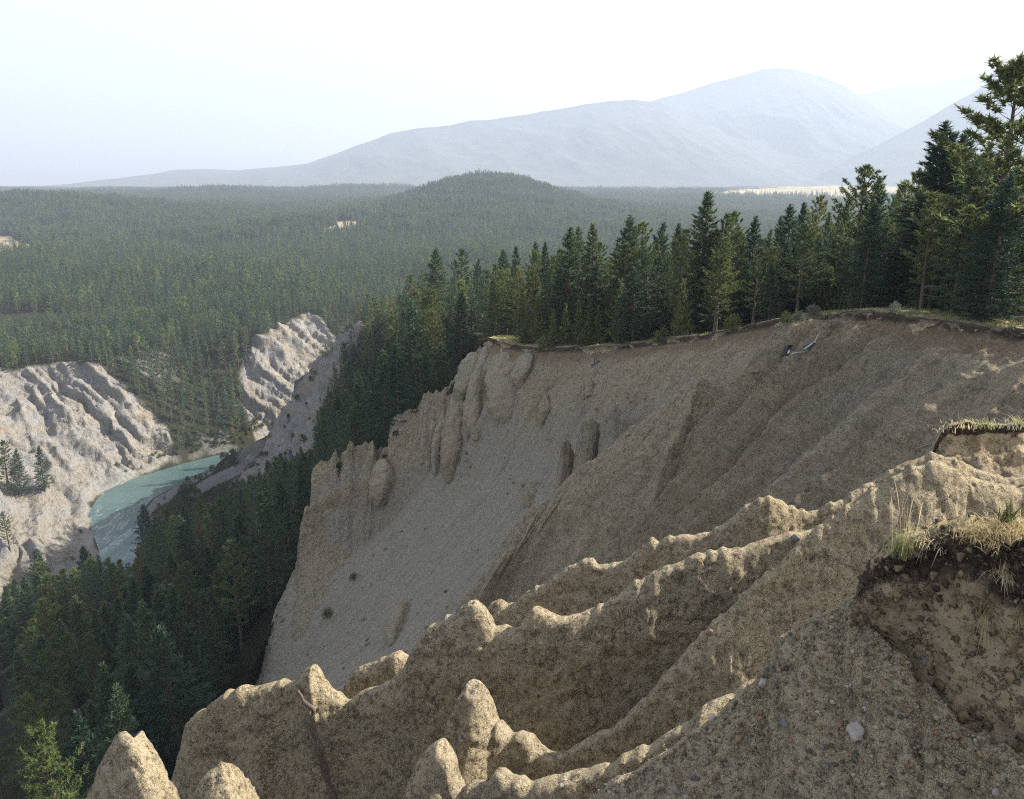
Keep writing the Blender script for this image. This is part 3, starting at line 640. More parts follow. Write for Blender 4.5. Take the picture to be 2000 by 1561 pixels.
buttress(952, 668, 912, 866, 34, 2.6, 310, 'long slim buttress falling from the grassy rim corner')
buttress(895, 760, 878, 944, 44, 2.4, 320, 'rounded tear-drop buttress with a clay-brown tip', clay=.5)
buttress(868, 800, 850, 930, 22, 1.8, 330, 'narrow buttress close to the left of the tear-drop one')
buttress(925, 720, 930, 862, 40, 2.0, 335, 'middle buttress partly hidden between the slim and tear-drop ones')
buttress(1068, 770, 1058, 838, 24, 1.6, 340, 'short clay-brown buttress alone on the upper scree', clay=.6)
buttress(1158, 700, 1152, 776, 18, 1.2, 345, 'faint narrow rib high on the bowl wall')
buttress(1038, 935, 1034, 992, 26, 1.2, 350, 'isolated brown knob in the middle of the scree', clay=.5, name='till_knob')
buttress(786, 1178, 765, 1262, 46, 1.7, 360, 'dark tan knob low on the scree above the near fin', name='till_knob')
buttress(928, 688, 898, 790, 46, 2.6, 371, 'highest rounded buttress right under the jagged crest')
buttress(750, 896, 738, 990, 56, 2.4, 372, 'rounded buttress filling the notch between the spired and the jagged fin', YY=(124.5, 120.8))
buttress(1030, 690, 1012, 760, 46, 1.8, 365, 'stubby rib between the widest buttress and the rim')
log('buttresses')
# ================================================================== edges, ledges, distant mountains, things on the slope
def edge_ridge(name, C, nrm, front, back, ds, seed, kfun, label, sc=1., amp=1., mat=None, nf=110, nb=60):
    """like ridge() but the outward direction follows the edge; C world crest, nrm per-point outward horizontals"""
    CN, s = resample(np.c_[C, nrm], ds=ds); C = CN[:, :3]; nn_ = CN[:, 3:]; nn_ = smooth1(nn_, 60); nn_ /= np.linalg.norm(nn_, axis=1, keepdims=True)
    n3 = np.c_[nn_, np.zeros(len(s))]
    C = C+n3*((noise3(np.stack([s/(2.4*sc), 0*s, 0*s], -1), seed)*.45+noise3(np.stack([s/(.7*sc), 0*s, 0*s], -1), seed+1)*.16)*sc*amp)[:, None]
    C[:, 2] += (noise3(np.stack([s/(1.8*sc), 0*s+4, 0*s], -1), seed)*.10+noise3(np.stack([s/(.35*sc), 0*s+4, 0*s], -1), seed)*.04)*sc*amp
    fr = np.asarray(front, float)*sc; bk = np.asarray(back, float)*sc
    def sample(a, n, p):
        L = np.r_[0, np.cumsum(np.linalg.norm(np.diff(a, axis=0), axis=1))]; q = np.linspace(0, 1, n)**p*L[-1]
        return np.interp(q, L, a[:, 0]), np.interp(q, L, a[:, 1])
    fo, fd = sample(fr, nf, 1.15); bo, bd = sample(bk, nb, 1.2)
    off = np.r_[-bo[1:][::-1], fo]; dr = np.r_[bd[1:][::-1], fd]
    P = C[:, None]+n3[:, None]*off[None, :, None]; P[..., 2] -= dr[None]
    isf = (np.arange(len(off)) >= nb-1)[None]
    D = fbm(P/(.8*sc), 3, seed+5)*.16*sc+fbm(P/(.2*sc), 3, seed+6)*.09*sc+ridged(P/(.5*sc), 4, seed+7)*.10*sc*isf
    dirv = n3[:, None]*np.where(isf, .9, .0)[..., None]+np.array([0, 0, 1.])*np.where(isf, .25, .7)[..., None]
    P = P+dirv*(D*amp)[..., None]
    Lf = np.r_[np.zeros(nb-1), np.cumsum(np.r_[0, np.hypot(np.diff(fo), np.diff(fd))])]/sc
    nz = fbm(P/(1.1*sc), 3, seed+9)
    k = kfun(np.repeat(s[:, None], len(off), 1), np.repeat(Lf[None], len(s), 0), nz, np.repeat((off[None] < .02), len(s), 0))
    o = grid_obj(name, P, mat or M_sod, k.astype(np.float32)); o['kind'] = 'structure'; o['label'] = label
    return o, P

def sod_mat():
    """kind: R dark humus, G brown clay, B dry-grass soil"""
    m, nt = mat_new('sod_and_clay'); b = NB(nt); P = b.coords(); r, g, bl = b.attr()[:3]
    till = b.ramp(b.noise(P, 2.5, 5, .6).outputs['Fac'], [(.3, (.15, .125, .085)), (.7, (.235, .20, .15))])
    clay = b.ramp(b.noise(P, 3.2, 6, .65).outputs['Fac'], [(.3, (.19, .145, .085)), (.5, (.36, .28, .17)), (.75, (.46, .38, .25))])
    hum = b.ramp(b.noise(P, 11, 6, .75).outputs['Fac'], [(.35, (.022, .016, .011)), (.55, (.07, .052, .036)), (.72, (.19, .145, .10))])
    gr = b.ramp(b.noise(P, 5, 6, .7).outputs['Fac'], [(.3, (.16, .135, .07)), (.5, (.30, .25, .135)), (.75, (.42, .35, .22))])
    c = b.mix(g, till, clay); c = b.mix(r, c, hum); c = b.mix(bl, c, gr)
    v = b.vor(P, 16); sel = b.math('MULTIPLY', b.math('LESS_THAN', v.outputs['Distance'], .3), b.math('GREATER_THAN', v.outputs['Color'], .7))
    c = b.mix(b.math('MULTIPLY', sel, b.math('MULTIPLY', .6, b.math('SUBTRACT', 1, bl))), c, b.ramp(v.outputs['Color'], [(.3, (.07, .065, .06)), (1, (.36, .33, .28))]))
    cw = b.mix(.9, P, b.noise(P, 2.4, 6, .7).outputs['Color'], 'ADD'); ck = b.vor(cw, 2.1, 'DISTANCE_TO_EDGE')
    cm = b.math('MULTIPLY', b.ramp(ck.outputs['Distance'], [(0, 1), (.028, 0)]), b.math('MULTIPLY', g, b.ramp(b.noise(P, 1.7, 3).outputs['Fac'], [(.42, 0), (.52, 1)])))
    c = b.mix(b.math('MULTIPLY', cm, .35), c, (.03, .02, .012))
    h = b.math('ADD', b.noise(P, 5, 6, .65).outputs['Fac'], b.math('MULTIPLY', b.noise(P, 24, 5, .7).outputs['Fac'], .35))
    h = b.math('SUBTRACT', h, b.math('MULTIPLY', cm, .6))
    b.bsdf(c, .95, b.bump(h, 1, .14), .1); return m
M_sod = sod_mat()

def kk(a, b_, c): return np.stack([np.clip(a, 0, 1), np.clip(b_, 0, 1), np.clip(c, 0, 1)], -1)
# far rim: dark sod overhanging a brown band
RR = Rs[6:]; RR, _ = resample(np.c_[RR], n=400); RR = smooth1(RR, 30)
tg = np.gradient(RR[:, :2], axis=0); nr = np.stack([-tg[:, 1], tg[:, 0]], -1); nr /= np.linalg.norm(nr, axis=1, keepdims=True)
RR = RR.copy(); RR[:, 2] += .35
def kf(s, L, nz, top):
    hz = .5+.45*nz; br = .35+.65*sstep(-.2, .25, noise3(np.stack([s/3.1, 0*s, 0*s], -1), 5)+nz*.6)
    return kk(((L > .05) & (L < (.3+hz*.8)*br))*.85*sstep(-.5, .1, nz+.3), (L >= .2+hz*.6)*(1-sstep(2.2, 4.0, L+nz)), top*1.)
edge_ridge('cliff_edge', RR, nr, [(0, 0), (.12, .05), (.2, .2), (.12, .55), (.18, 1.0), (.5, 1.7), (1.2, 2.6), (2.2, 3.9)], [(0, 0), (1, -.06), (2.5, 0), (5, .25), (8, .9)], .10, 400, kf,
           'grassy rim of the plateau above a dark soil band and brown clay', sc=1.0, amp=1.3)
# near ledge at the head of the long ridge
def px_edge(pts, keys, nrm):
    p = yk(pts, keys); C = at(p[:, 0], p[:, 1], p[:, 2]); return C, np.repeat(np.array([nrm], float), len(C), 0)
C1, n1 = px_edge([(1812, 920), (1820, 890), (1828, 866), (1838, 846), (1858, 832), (1890, 829), (1950, 830), (2010, 826), (2080, 822), (2300, 815)], [(1812, 21.8), (1850, 22), (2300, 24)], (-.45, -1))
def kf(s, L, nz, top): return kk((L > .03)*(L < .40+.3*nz), (L >= .36+.3*nz)*(1-sstep(1.1, 1.7, L+nz*.8)), top*1.)
edge_ridge('sod_ledge', C1, n1, [(0, 0), (.05, .03), (.06, .12), (.02, .3), (.12, .6), (.45, 1.1), (1.0, 1.8), (2.2, 3.2), (4, 5)], [(0, 0), (.15, .0), (.35, .08), (.7, .5), (1.3, 1.6), (3, 5)], .045, 420, kf,
           'grass-topped ledge with dark soil lip and brown clay at the right edge', amp=1.0)
# the knob right in front
C0, n0 = px_edge([(1662, 1300), (1664, 1240), (1668, 1195), (1676, 1160), (1690, 1130), (1708, 1108), (1735, 1092), (1790, 1074), (1850, 1062), (1910, 1052), (1960, 1046), (2010, 1040), (2100, 1030), (2300, 1015)],
               [(1662, 8.6), (1720, 8.5), (1850, 8.1), (2000, 7.7), (2300, 7.2)], (-.5, -1))
L_of = np.r_[0, np.cumsum(np.linalg.norm(np.diff(C0, axis=0), axis=1))][-1]
def kf(s, L, nz, top):
    cl = np.interp(s/L_of, [0, .2, .35, .6, .8, 1], [.9, .9, 1.25, 2.3, 2.9, 3]); hu = np.interp(s/L_of, [0, .25, .5, .8, 1], [.05, .15, .32, .50, .55])
    top = top*(s/L_of > .30); hum = ((L > .02) | (s/L_of < .3))*(1-sstep(-.12, .12, L-hu-nz*.75)); tp = top*sstep(-.35, .05, nz+.2)
    return kk(np.maximum(hum, top*(1-tp)), (1-sstep(-.15, .15, L-cl-nz*.5)), tp)
KO, KP = edge_ridge('soil_knob', C0, n0, [(0, 0), (.05, .02), (.10, .09), (.09, .25), (.16, .5), (.12, .75), (.22, 1.15), (.42, 1.7), (.85, 2.6), (1.6, 3.6), (3, 5)], [(0, 0), (.2, .0), (.45, .01), (.7, .12), (.95, .5), (1.3, 2), (2, 5)], .02, 440, kf,
           'dark soil knob with dry grass on top and cracked tan clay below, near right', amp=1.15, nf=220, nb=90)
log('edges')

# distant mountains: broad ridged masses, each with a near and a far flank
def mountain(name, sky, Y, base, depth, seed, label, spur=1.):
    sky = np.asarray(sky, float); C = at(sky[:, 0], sky[:, 1], np.full(len(sky), float(Y)))
    C, s = resample(C, n=520); C[:, 2] += fbm(np.stack([s/520, 0*s, 0*s+seed], -1), 4, seed)*26
    q = np.r_[-np.linspace(0, 1, 40)[1:][::-1]**1.2, np.linspace(0, 1, 110)**1.1]
    h = C[:, 2]-base
    P = C[:, None].repeat(len(q), 1)
    fall = np.where(q > 0, np.abs(q)**.82, np.abs(q)**.8)
    P[..., 1] -= q[None]*depth; P[..., 2] = base-40+(h[:, None]+40)*(1-fall[None])
    w = np.sin(np.clip(np.abs(q), 0, 1)*math.pi)[None]
    P[..., 2] += ridged(np.stack([P[..., 0]/1000+P[..., 1]/2900, P[..., 1]/1800, 0*P[..., 0]+seed], -1), 4, seed+2)*w*.15*spur*np.maximum(h, 10)[:, None]
    o = grid_obj(name, P, M_mtn); tag(o, kind='structure', label=label)
mountain('mountain_range', [(205, 374), (225, 360), (250, 348), (275, 343), (300, 340), (340, 332), (400, 331), (470, 334), (540, 327), (600, 321), (650, 304), (700, 283), (760, 262), (820, 250), (880, 243), (920, 234), (960, 232), (1020, 225), (1080, 213), (1140, 203),
          (1200, 195), (1240, 193), (1290, 200), (1400, 250), (1500, 330), (1560, 372)], 11000, -10, 3000, 500, 'long pale blue mountain range rising toward the middle')
mountain('mountain', [(1000, 372), (1080, 300), (1150, 262), (1230, 215), (1290, 193), (1330, 181), (1370, 168), (1400, 160), (1450, 147), (1490, 136), (1515, 134), (1550, 138), (1600, 150), (1650, 170), (1700, 203), (1750, 240), (1800, 265), (1900, 330), (1980, 372)], 13000, -10, 3600, 520, 'highest hazy round-topped mountain')
mountain('mountain', [(1560, 240), (1640, 190), (1700, 180), (1760, 166), (1830, 160), (1900, 148), (2000, 122), (2070, 112)], 17000, -10, 3400, 540, 'faintest mountain, almost lost in the haze between the two slopes')
mountain('mountain', [(1560, 372), (1620, 332), (1700, 290), (1760, 258), (1800, 236), (1850, 208), (1900, 182), (1950, 150), (2000, 118), (2080, 70), (2200, 30), (2400, 20)], 9600, -10, 2400, 560, 'nearer hazy mountain slope rising off the right edge')
mountain('blue_hills', [(230, 396), (330, 390), (372, 391), (395, 388), (430, 393), (470, 381), (510, 376), (560, 378), (650, 372), (740, 369), (820, 372)], 6500, -60, 700, 580, 'low blue wooded hills before the mountains', .6)
log('mountains')

# ---- helpers to lay things on what has been built
bpy.context.view_layer.update(); DG = bpy.context.evaluated_depsgraph_get()
def cast(px, py):
    d = Vector(ray(px, py)).normalized(); h = S.ray_cast(DG, Vector((0, 0, 0))+d*.5, d)
    return (np.array(h[1]), np.array(h[2])) if h[0] else (None, None)
def ico(sub=2):
    import bmesh
    bm = bmesh.new(); bmesh.ops.create_icosphere(bm, subdivisions=sub, radius=1); V = np.array([v.co for v in bm.verts]); Fc = np.array([[v.index for v in f.verts] for f in bm.faces]); bm.free(); return V, Fc
IV, IF = ico(3); IV1, IF1 = ico(2)
def stone(name, mat, pos, size, seed, label, flat=.7, grp=None):
    V = IV*(1+fbm(IV*1.4+seed*3.1, 4, seed)[:, None]*.75); V = np.where(np.abs(V) > .82, np.sign(V)*(.82+(np.abs(V)-.82)*.4), V)
    V = V+noise3(IV*5+seed, seed)[:, None]*.03*IV
    V = V*np.array([1, .8, flat])*size; o = link(name, mesh_raw(name, V, IF), mat)
    o.location = tuple(pos); o.rotation_euler = (seed % 3*.4, seed % 5*.3, seed*1.7); tag(o, label, 'stone', grp); return o
ST = [(1673, 1428, 46, M_stone_w, 'largest white stone, jutting from the pebbly slope at lower right', .95), (1392, 1407, 28, M_stone_w, 'white stone on the crest of the pebbly slope', .7),
      (1532, 1411, 25, M_stone_g, 'grey stone left of the largest white one', .75), (1492, 1334, 27, M_stone_w, 'pale wedge-shaped stone high on the crest of the pebbly slope', .5), (1646, 1234, 14, M_stone_g, 'small grey stone near the top of the pebbly slope', .6),
      (1554, 1053, 22, M_stone_g, 'blue-grey rounded stone in the face of the ridge left of the dry grass', .8), (1385, 1234, 20, M_stone_b, 'brown-topped stone sticking out of the spired ridge', .7), (1880, 1398, 32, M_stone_b, 'smooth brown cobble at the foot of the cracked clay', .9),
      (1641, 1416, 22, M_stone_b, 'brown stone touching the largest white one', .7), (1612, 1497, 26, M_stone_g, 'flat grey stone low on the pebbly slope', .5), (1790, 1278, 20, M_stone_g, 'upright grey sliver at the lip of the clay', .3), (1808, 1291, 22, M_stone_g, 'flat grey chip beside the upright sliver', .3),
      (1728, 1334, 17, M_stone_b, 'round brown pebble below the grey slivers', .8), (1502, 1308, 17, M_stone_d, 'dark stone just above the pale wedge-shaped one', .7), (1355, 1520, 15, M_stone_d, 'black pebble near the bottom edge', .7), (1673, 1482, 18, M_stone_d, 'dark rounded stone under the largest white one', .8),
      (1322, 1545, 24, M_stone_g, 'blue-grey stone at the very bottom edge', .8), (1417, 1493, 14, M_stone_g, 'small blue-grey stone on the lower pebbly slope', .6), (1443, 1443, 22, M_stone_b, 'reddish brown stone below the white crest stone', .8), (1606, 1458, 14, M_stone_g, 'small rounded grey stone below the grey one', .8),
      (1863, 1436, 20, M_stone_b, 'brown pebble left of the small burrow', .6), (1689, 1385, 16, M_stone_w, 'small pale chip above the largest white stone', .5), (1097, 1535, 14, M_stone_w, 'small white stone on the low ridge at the bottom', .7), (1340, 1556, 13, M_stone_w, 'tiny white stone at the bottom edge', .7),
      (912, 1240, 11, M_stone_d, 'dark stone in the rounded knob of the saw-toothed fin', .7), (962, 1272, 10, M_stone_w, 'pale stone in the saw-toothed fin beneath its knob', .7), (1945, 1548, 20, M_stone_w, 'pale stone in the bottom right corner', .6), (1985, 1020, 16, M_stone_w, 'pale stone at the right edge behind the grass', .7)]
for i, (a, b_, sz, mt, lb, fl) in enumerate(ST):
    p, nn_ = cast(a, b_)
    if p is None: continue
    r_ = sz/F*p[1]*.5; p = p+nn_*r_*.05
    stone('stone', mt, p, r_, i+3, lb, fl, 'cobbles in the eroded slopes')
# pebbles studding the near ridges: uncountable, one object
def pebbles(P, n, smin, smax, seed, fn=None):
    g = np.random.default_rng(seed); a = P.reshape(-1, 3)
    N_ = grid_normals(P).reshape(-1, 3); X, Y_ = proj(a); ok = (X > -60) & (X < 2060) & (Y_ > 850) & (Y_ < 1640) & (a[:, 1] > 3)
    if fn is not None: ok &= fn(X, Y_)
    c = np.nonzero(ok)[0]; e = g.choice(c, n); p = a[e]+g.normal(0, .02, (n, 3))*0; nn_ = N_[e]*np.sign(N_[e][:, 2:3]+1e-6)
    s = smin*(smax/smin)**(g.random(n)**2.2); return p, nn_, s
pl = [pebbles(PL1, 5200, .007, .036, 1), pebbles(KP, 60, .008, .02, 2, lambda X, Y_: Y_ > 1250)]
pb = np.concatenate([x[0] for x in pl]); pn = np.concatenate([x[1] for x in pl]); ps = np.concatenate([x[2] for x in pl])
g = np.random.default_rng(3); n = len(pb)
sh = [IV1*(1+fbm(IV1*1.6+q*5, 2, q)[:, None]*.8) for q in range(8)]
sh = np.stack(sh)[g.integers(0, 8, n)]
scl = np.stack([g.uniform(.8, 1.2, n), g.uniform(.6, 1, n), g.uniform(.45, .9, n)], -1)
ang = g.random(n)*6.28; ca, sa_ = np.cos(ang), np.sin(ang)
v = sh*scl[:, None]*ps[:, None, None]; v = np.stack([v[..., 0]*ca[:, None]-v[..., 1]*sa_[:, None], v[..., 0]*sa_[:, None]+v[..., 1]*ca[:, None], v[..., 2]], -1)
v = v+pb[:, None]+pn[:, None]*(ps*.1)[:, None, None]
fc = IF1[None]+np.arange(n)[:, None, None]*len(IV1)
pal = np.array([(.16, .135, .095), (.08, .068, .045), (.22, .18, .12), (.20, .135, .07), (.30, .26, .19), (.16, .125, .08)])
colr = pal[g.choice(6, n, p=[.22, .22, .16, .18, .07, .15])]*g.uniform(.75, 1.2, (n, 1))
m_, nt = mat_new('pebble_stone'); b = NB(nt); at_ = b.n('ShaderNodeAttribute'); at_.attribute_name = 'kind'; b.bsdf(at_.outputs['Color'], .75, None, .25)
po = link('pebbles', mesh_raw('pebbles', v.reshape(-1, 3), fc.reshape(-1, 3), True, np.repeat(colr[:, None], len(IV1), 1)), m_); tag(po, kind='stuff', label='countless small pebbles set in the near slope')
# crumbs and clods of soil on the knob and on the ledge
gq = np.random.default_rng(31); A_ = KP.reshape(-1, 3); X_, Y_ = proj(A_); ok_ = np.nonzero((X_ > 1640) & (X_ < 2040) & (Y_ > 1000) & (Y_ < 1600))[0]; e_ = gq.choice(ok_, 2600)
cc = A_[e_]; Nk = grid_normals(KP).reshape(-1, 3)[e_]; Nk *= np.sign((Nk*np.array([-.3, -.8, .5])).sum(1))[:, None]; n3_ = len(cc); cs_ = .010*(.055/.010)**(gq.random(n3_)**2.4)
base_c = np.where((gq.random(n3_) < .06)[:, None], np.array([[.09, .066, .045]]), np.where((gq.random(n3_) < .6)[:, None], np.array([[.27, .20, .12]]), np.array([[.14, .105, .068]])))*gq.uniform(.7, 1.3, (n3_, 1))
top_ = (Y_[e_] < 1190-(2000-X_[e_])*.12)[:, None]; base_c = np.where(top_ & (gq.random((n3_, 1)) < .6), np.array([[.075, .055, .038]])*gq.uniform(.5, 2.2, (n3_, 1)), base_c)
sh3 = np.stack([IV1*(1+fbm(IV1*1.9+q*5, 3, q)[:, None]*1.1) for q in range(8)])[gq.integers(0, 8, n3_)]*gq.uniform(.6, 1.2, (n3_, 1, 3))*cs_[:, None, None]+(cc+Nk*(cs_*.25)[:, None])[:, None]
m_c, ntc = mat_new('soil_crumb'); b = NB(ntc); at_ = b.n('ShaderNodeAttribute'); at_.attribute_name = 'kind'; nq = b.noise(b.coords(), 40, 4, .7); b.bsdf(b.mix(.5, at_.outputs['Color'], b.mix(nq.outputs['Fac'], at_.outputs['Color'], .01)), .95, b.bump(nq.outputs['Fac'], 1, .01), .1)
tag(link('soil_crumbs', mesh_raw('soil_crumbs', sh3.reshape(-1, 3), (IF1[None]+np.arange(n3_)[:, None, None]*len(IV1)).reshape(-1, 3), True, np.repeat(base_c[:, None], len(IV1), 1)), m_c), kind='stuff', label='crumbs and clods of dark and tan soil on the knob')
# loose stones strewn over the scree
gq = np.random.default_rng(12); A_ = LP2[:, 60:-6].reshape(-1, 3); e_ = gq.choice(len(A_), 5200); pb2 = A_[e_]; cl_ = fbm(pb2/6, 3, 71)+gq.normal(0, .25, len(pb2)) > .05; pb2 = pb2[cl_]; n2 = len(pb2)
ps2 = .045*(.34/.045)**(gq.random(n2)**3.2); sh2 = np.stack([IV1*(1+fbm(IV1*1.6+q*5, 2, q)[:, None]*.8) for q in range(8)])[gq.integers(0, 8, n2)]*np.stack([gq.uniform(.8, 1.3, n2), gq.uniform(.6, 1, n2), gq.uniform(.5, .9, n2)], -1)[:, None]*ps2[:, None, None]+pb2[:, None]
col2 = pal[gq.choice(6, n2)]*gq.uniform(.7, 1.15, (n2, 1))
po2 = link('scree_stones', mesh_raw('scree_stones', sh2.reshape(-1, 3), (IF1[None]+np.arange(n2)[:, None, None]*len(IV1)).reshape(-1, 3), True, np.repeat(col2[:, None], len(IV1), 1)), m_); tag(po2, kind='stuff', label='loose stones strewn over the scree of the bowl')
log('stones')

# twisted dead root lying over the saw-toothed fin
rt = [(577, 1338, -.02), (586, 1355, .02), (594, 1371, .05), (603, 1380, .10), (611, 1384, .14), (613, 1392, .12), (609, 1402, .10), (609, 1414, .11), (613, 1430, .12), (619, 1448, .14), (624, 1466, .14), (628, 1484, .13), (635, 1505, .12), (642, 1530, .11), (652, 1562, .10), (664, 1600, .08)]
pts = []
for a, b_, lift in rt:
    p, nn_ = cast(a, min(b_, 1590))
    if p is not None:
        pts.append(at(a, b_, p[1]-lift*.9-.13))
pts = np.array(pts); pts, _ = resample(pts, n=90); pts = smooth1(pts, 2)
rad = np.interp(np.linspace(0, 1, 90), [0, .12, .3, .5, 1], [.02, .04, .068, .082, .09])*(1+.15*np.sin(np.linspace(0, 40, 90)))
V, Fs = [], []; tube(V, Fs, pts, rad, 10); V = np.concatenate(V); V += fbm(V*14, 3, 5)[:, None]*.012
tag(link('dead_root', mesh_raw('dead_root', V, np.concatenate(Fs)), M_root), 'twisted bleached dead root lying down the face of the saw-toothed fin', 'dead root')

# scrap lying high on the ribbed wall
def on(px_, py_, lift=.0):
    p, nn_ = cast(px_, py_); return (p-ray(px_, py_)*lift/np.linalg.norm(ray(px_, py_))) if p is not None else at(px_, py_, 78)
def sheet(name, corners, mat, seed, curl, th=.05, parent=None):
    """bent sheet of metal spanned between 4 world corners"""
    a, b_, c, d_ = [np.asarray(q, float) for q in corners]; u = np.linspace(0, 1, 26)[:, None, None]; v_ = np.linspace(0, 1, 14)[None, :, None]
    P = (a*(1-u)+b_*u)*(1-v_)+(d_*(1-u)+c*u)*v_
    nr_ = np.cross(b_-a, d_-a); nr_ /= np.linalg.norm(nr_); nr_ *= np.sign(nr_[2]+1e-6)
    P = P+nr_*(curl*np.sin(v_*math.pi)+fbm(P*1.6, 3, seed)[..., None]*.16)
    o = grid_obj(name, P, mat); sm = o.modifiers.new('thick', 'SOLIDIFY'); sm.thickness = th
    if parent: o.parent = parent
    return o
def yfix(px_, py_, p): return at(px_, py_, p)
pc = on(1536, 686); Yd = pc[1]-.35
bs = sheet('crumpled_sheet', [at(1527, 697, Yd-.3), at(1533, 677, Yd), at(1548, 674, Yd), at(1543, 694, Yd-.5)], M_black, 3, .35)
tag(bs, 'sooty black crumpled sheet with a white patch, high on the ribbed wall', 'scrap metal')
sheet('white_patch', [at(1537, 690, Yd-.85), at(1540.5, 683, Yd-.8), at(1543.5, 685, Yd-.8), at(1540, 691.5, Yd-.85)], M_whitep, 4, .02, .03, bs)
pc = on(1578, 676); Yd = pc[1]-.3
bp = sheet('metal_sheet', [at(1565, 685, Yd-.3), at(1588, 668, Yd), at(1593, 672, Yd), at(1572, 687, Yd-.4)], M_steel, 7, .40)
tag(bp, 'blue-grey bent metal panel lying right of the black sheet', 'scrap metal')
sheet('dark_underside', [at(1577, 684, Yd-.55), at(1590, 667, Yd-.25), at(1594, 671, Yd-.3), at(1583, 684, Yd-.6)], M_black, 9, .12, .04, bp)
def stick(pl, r0, r1, mat, label, cat='branch', name='dead_branch', lift=.15, side=()):
    pts = np.array([on(a, b_, lift) for a, b_ in pl]); pts, _ = resample(pts, n=24); pts = smooth1(pts, 1); lst = [(pts, np.linspace(r0, r1, 24))]
    for sp_ in side:
        q = np.array([on(a, b_, lift) for a, b_ in sp_]); q, _ = resample(q, n=8); lst.append((q, np.linspace(r1*1.2, r1*.6, 8)))
    tag(tubes_obj(name, lst, mat), label, cat, 'dead wood on the bowl walls')
stick([(1598, 653), (1594, 662), (1591, 670), (1589, 676)], .05, .09, M_snag, 'pale curved branch standing against the bent panel', lift=.5)
stick([(1545, 692), (1555, 689), (1567, 688), (1578, 685)], .05, .08, M_snag, 'thin pale pole between the black sheet and the bent panel', lift=.3)
stick([(1640, 632), (1630, 640), (1622, 650), (1616, 656)], .05, .09, M_bark, 'dark fallen branch below the grassy rim', lift=.25, side=[[(1630, 640), (1627, 634)]])
stick([(1465, 729), (1474, 728), (1483, 728)], .05, .06, M_bark, 'short dark stick on the middle ridge', lift=.1)
stick([(1460, 634), (1475, 627), (1493, 620), (1505, 622)], .08, .06, M_snag, 'bare grey bough hanging over the rim under the young trees', lift=.3)
stick([(1788, 877), (1798, 873), (1806, 870), (1814, 868)], .02, .035, M_snag, 'pale broken stick on the crest left of the sod ledge', lift=.1)
pst = on(1168, 710); stone('boulder', M_stone_d, pst, .5, 77, 'dark boulder perched high on the far bowl wall', .8)
log('scrap')
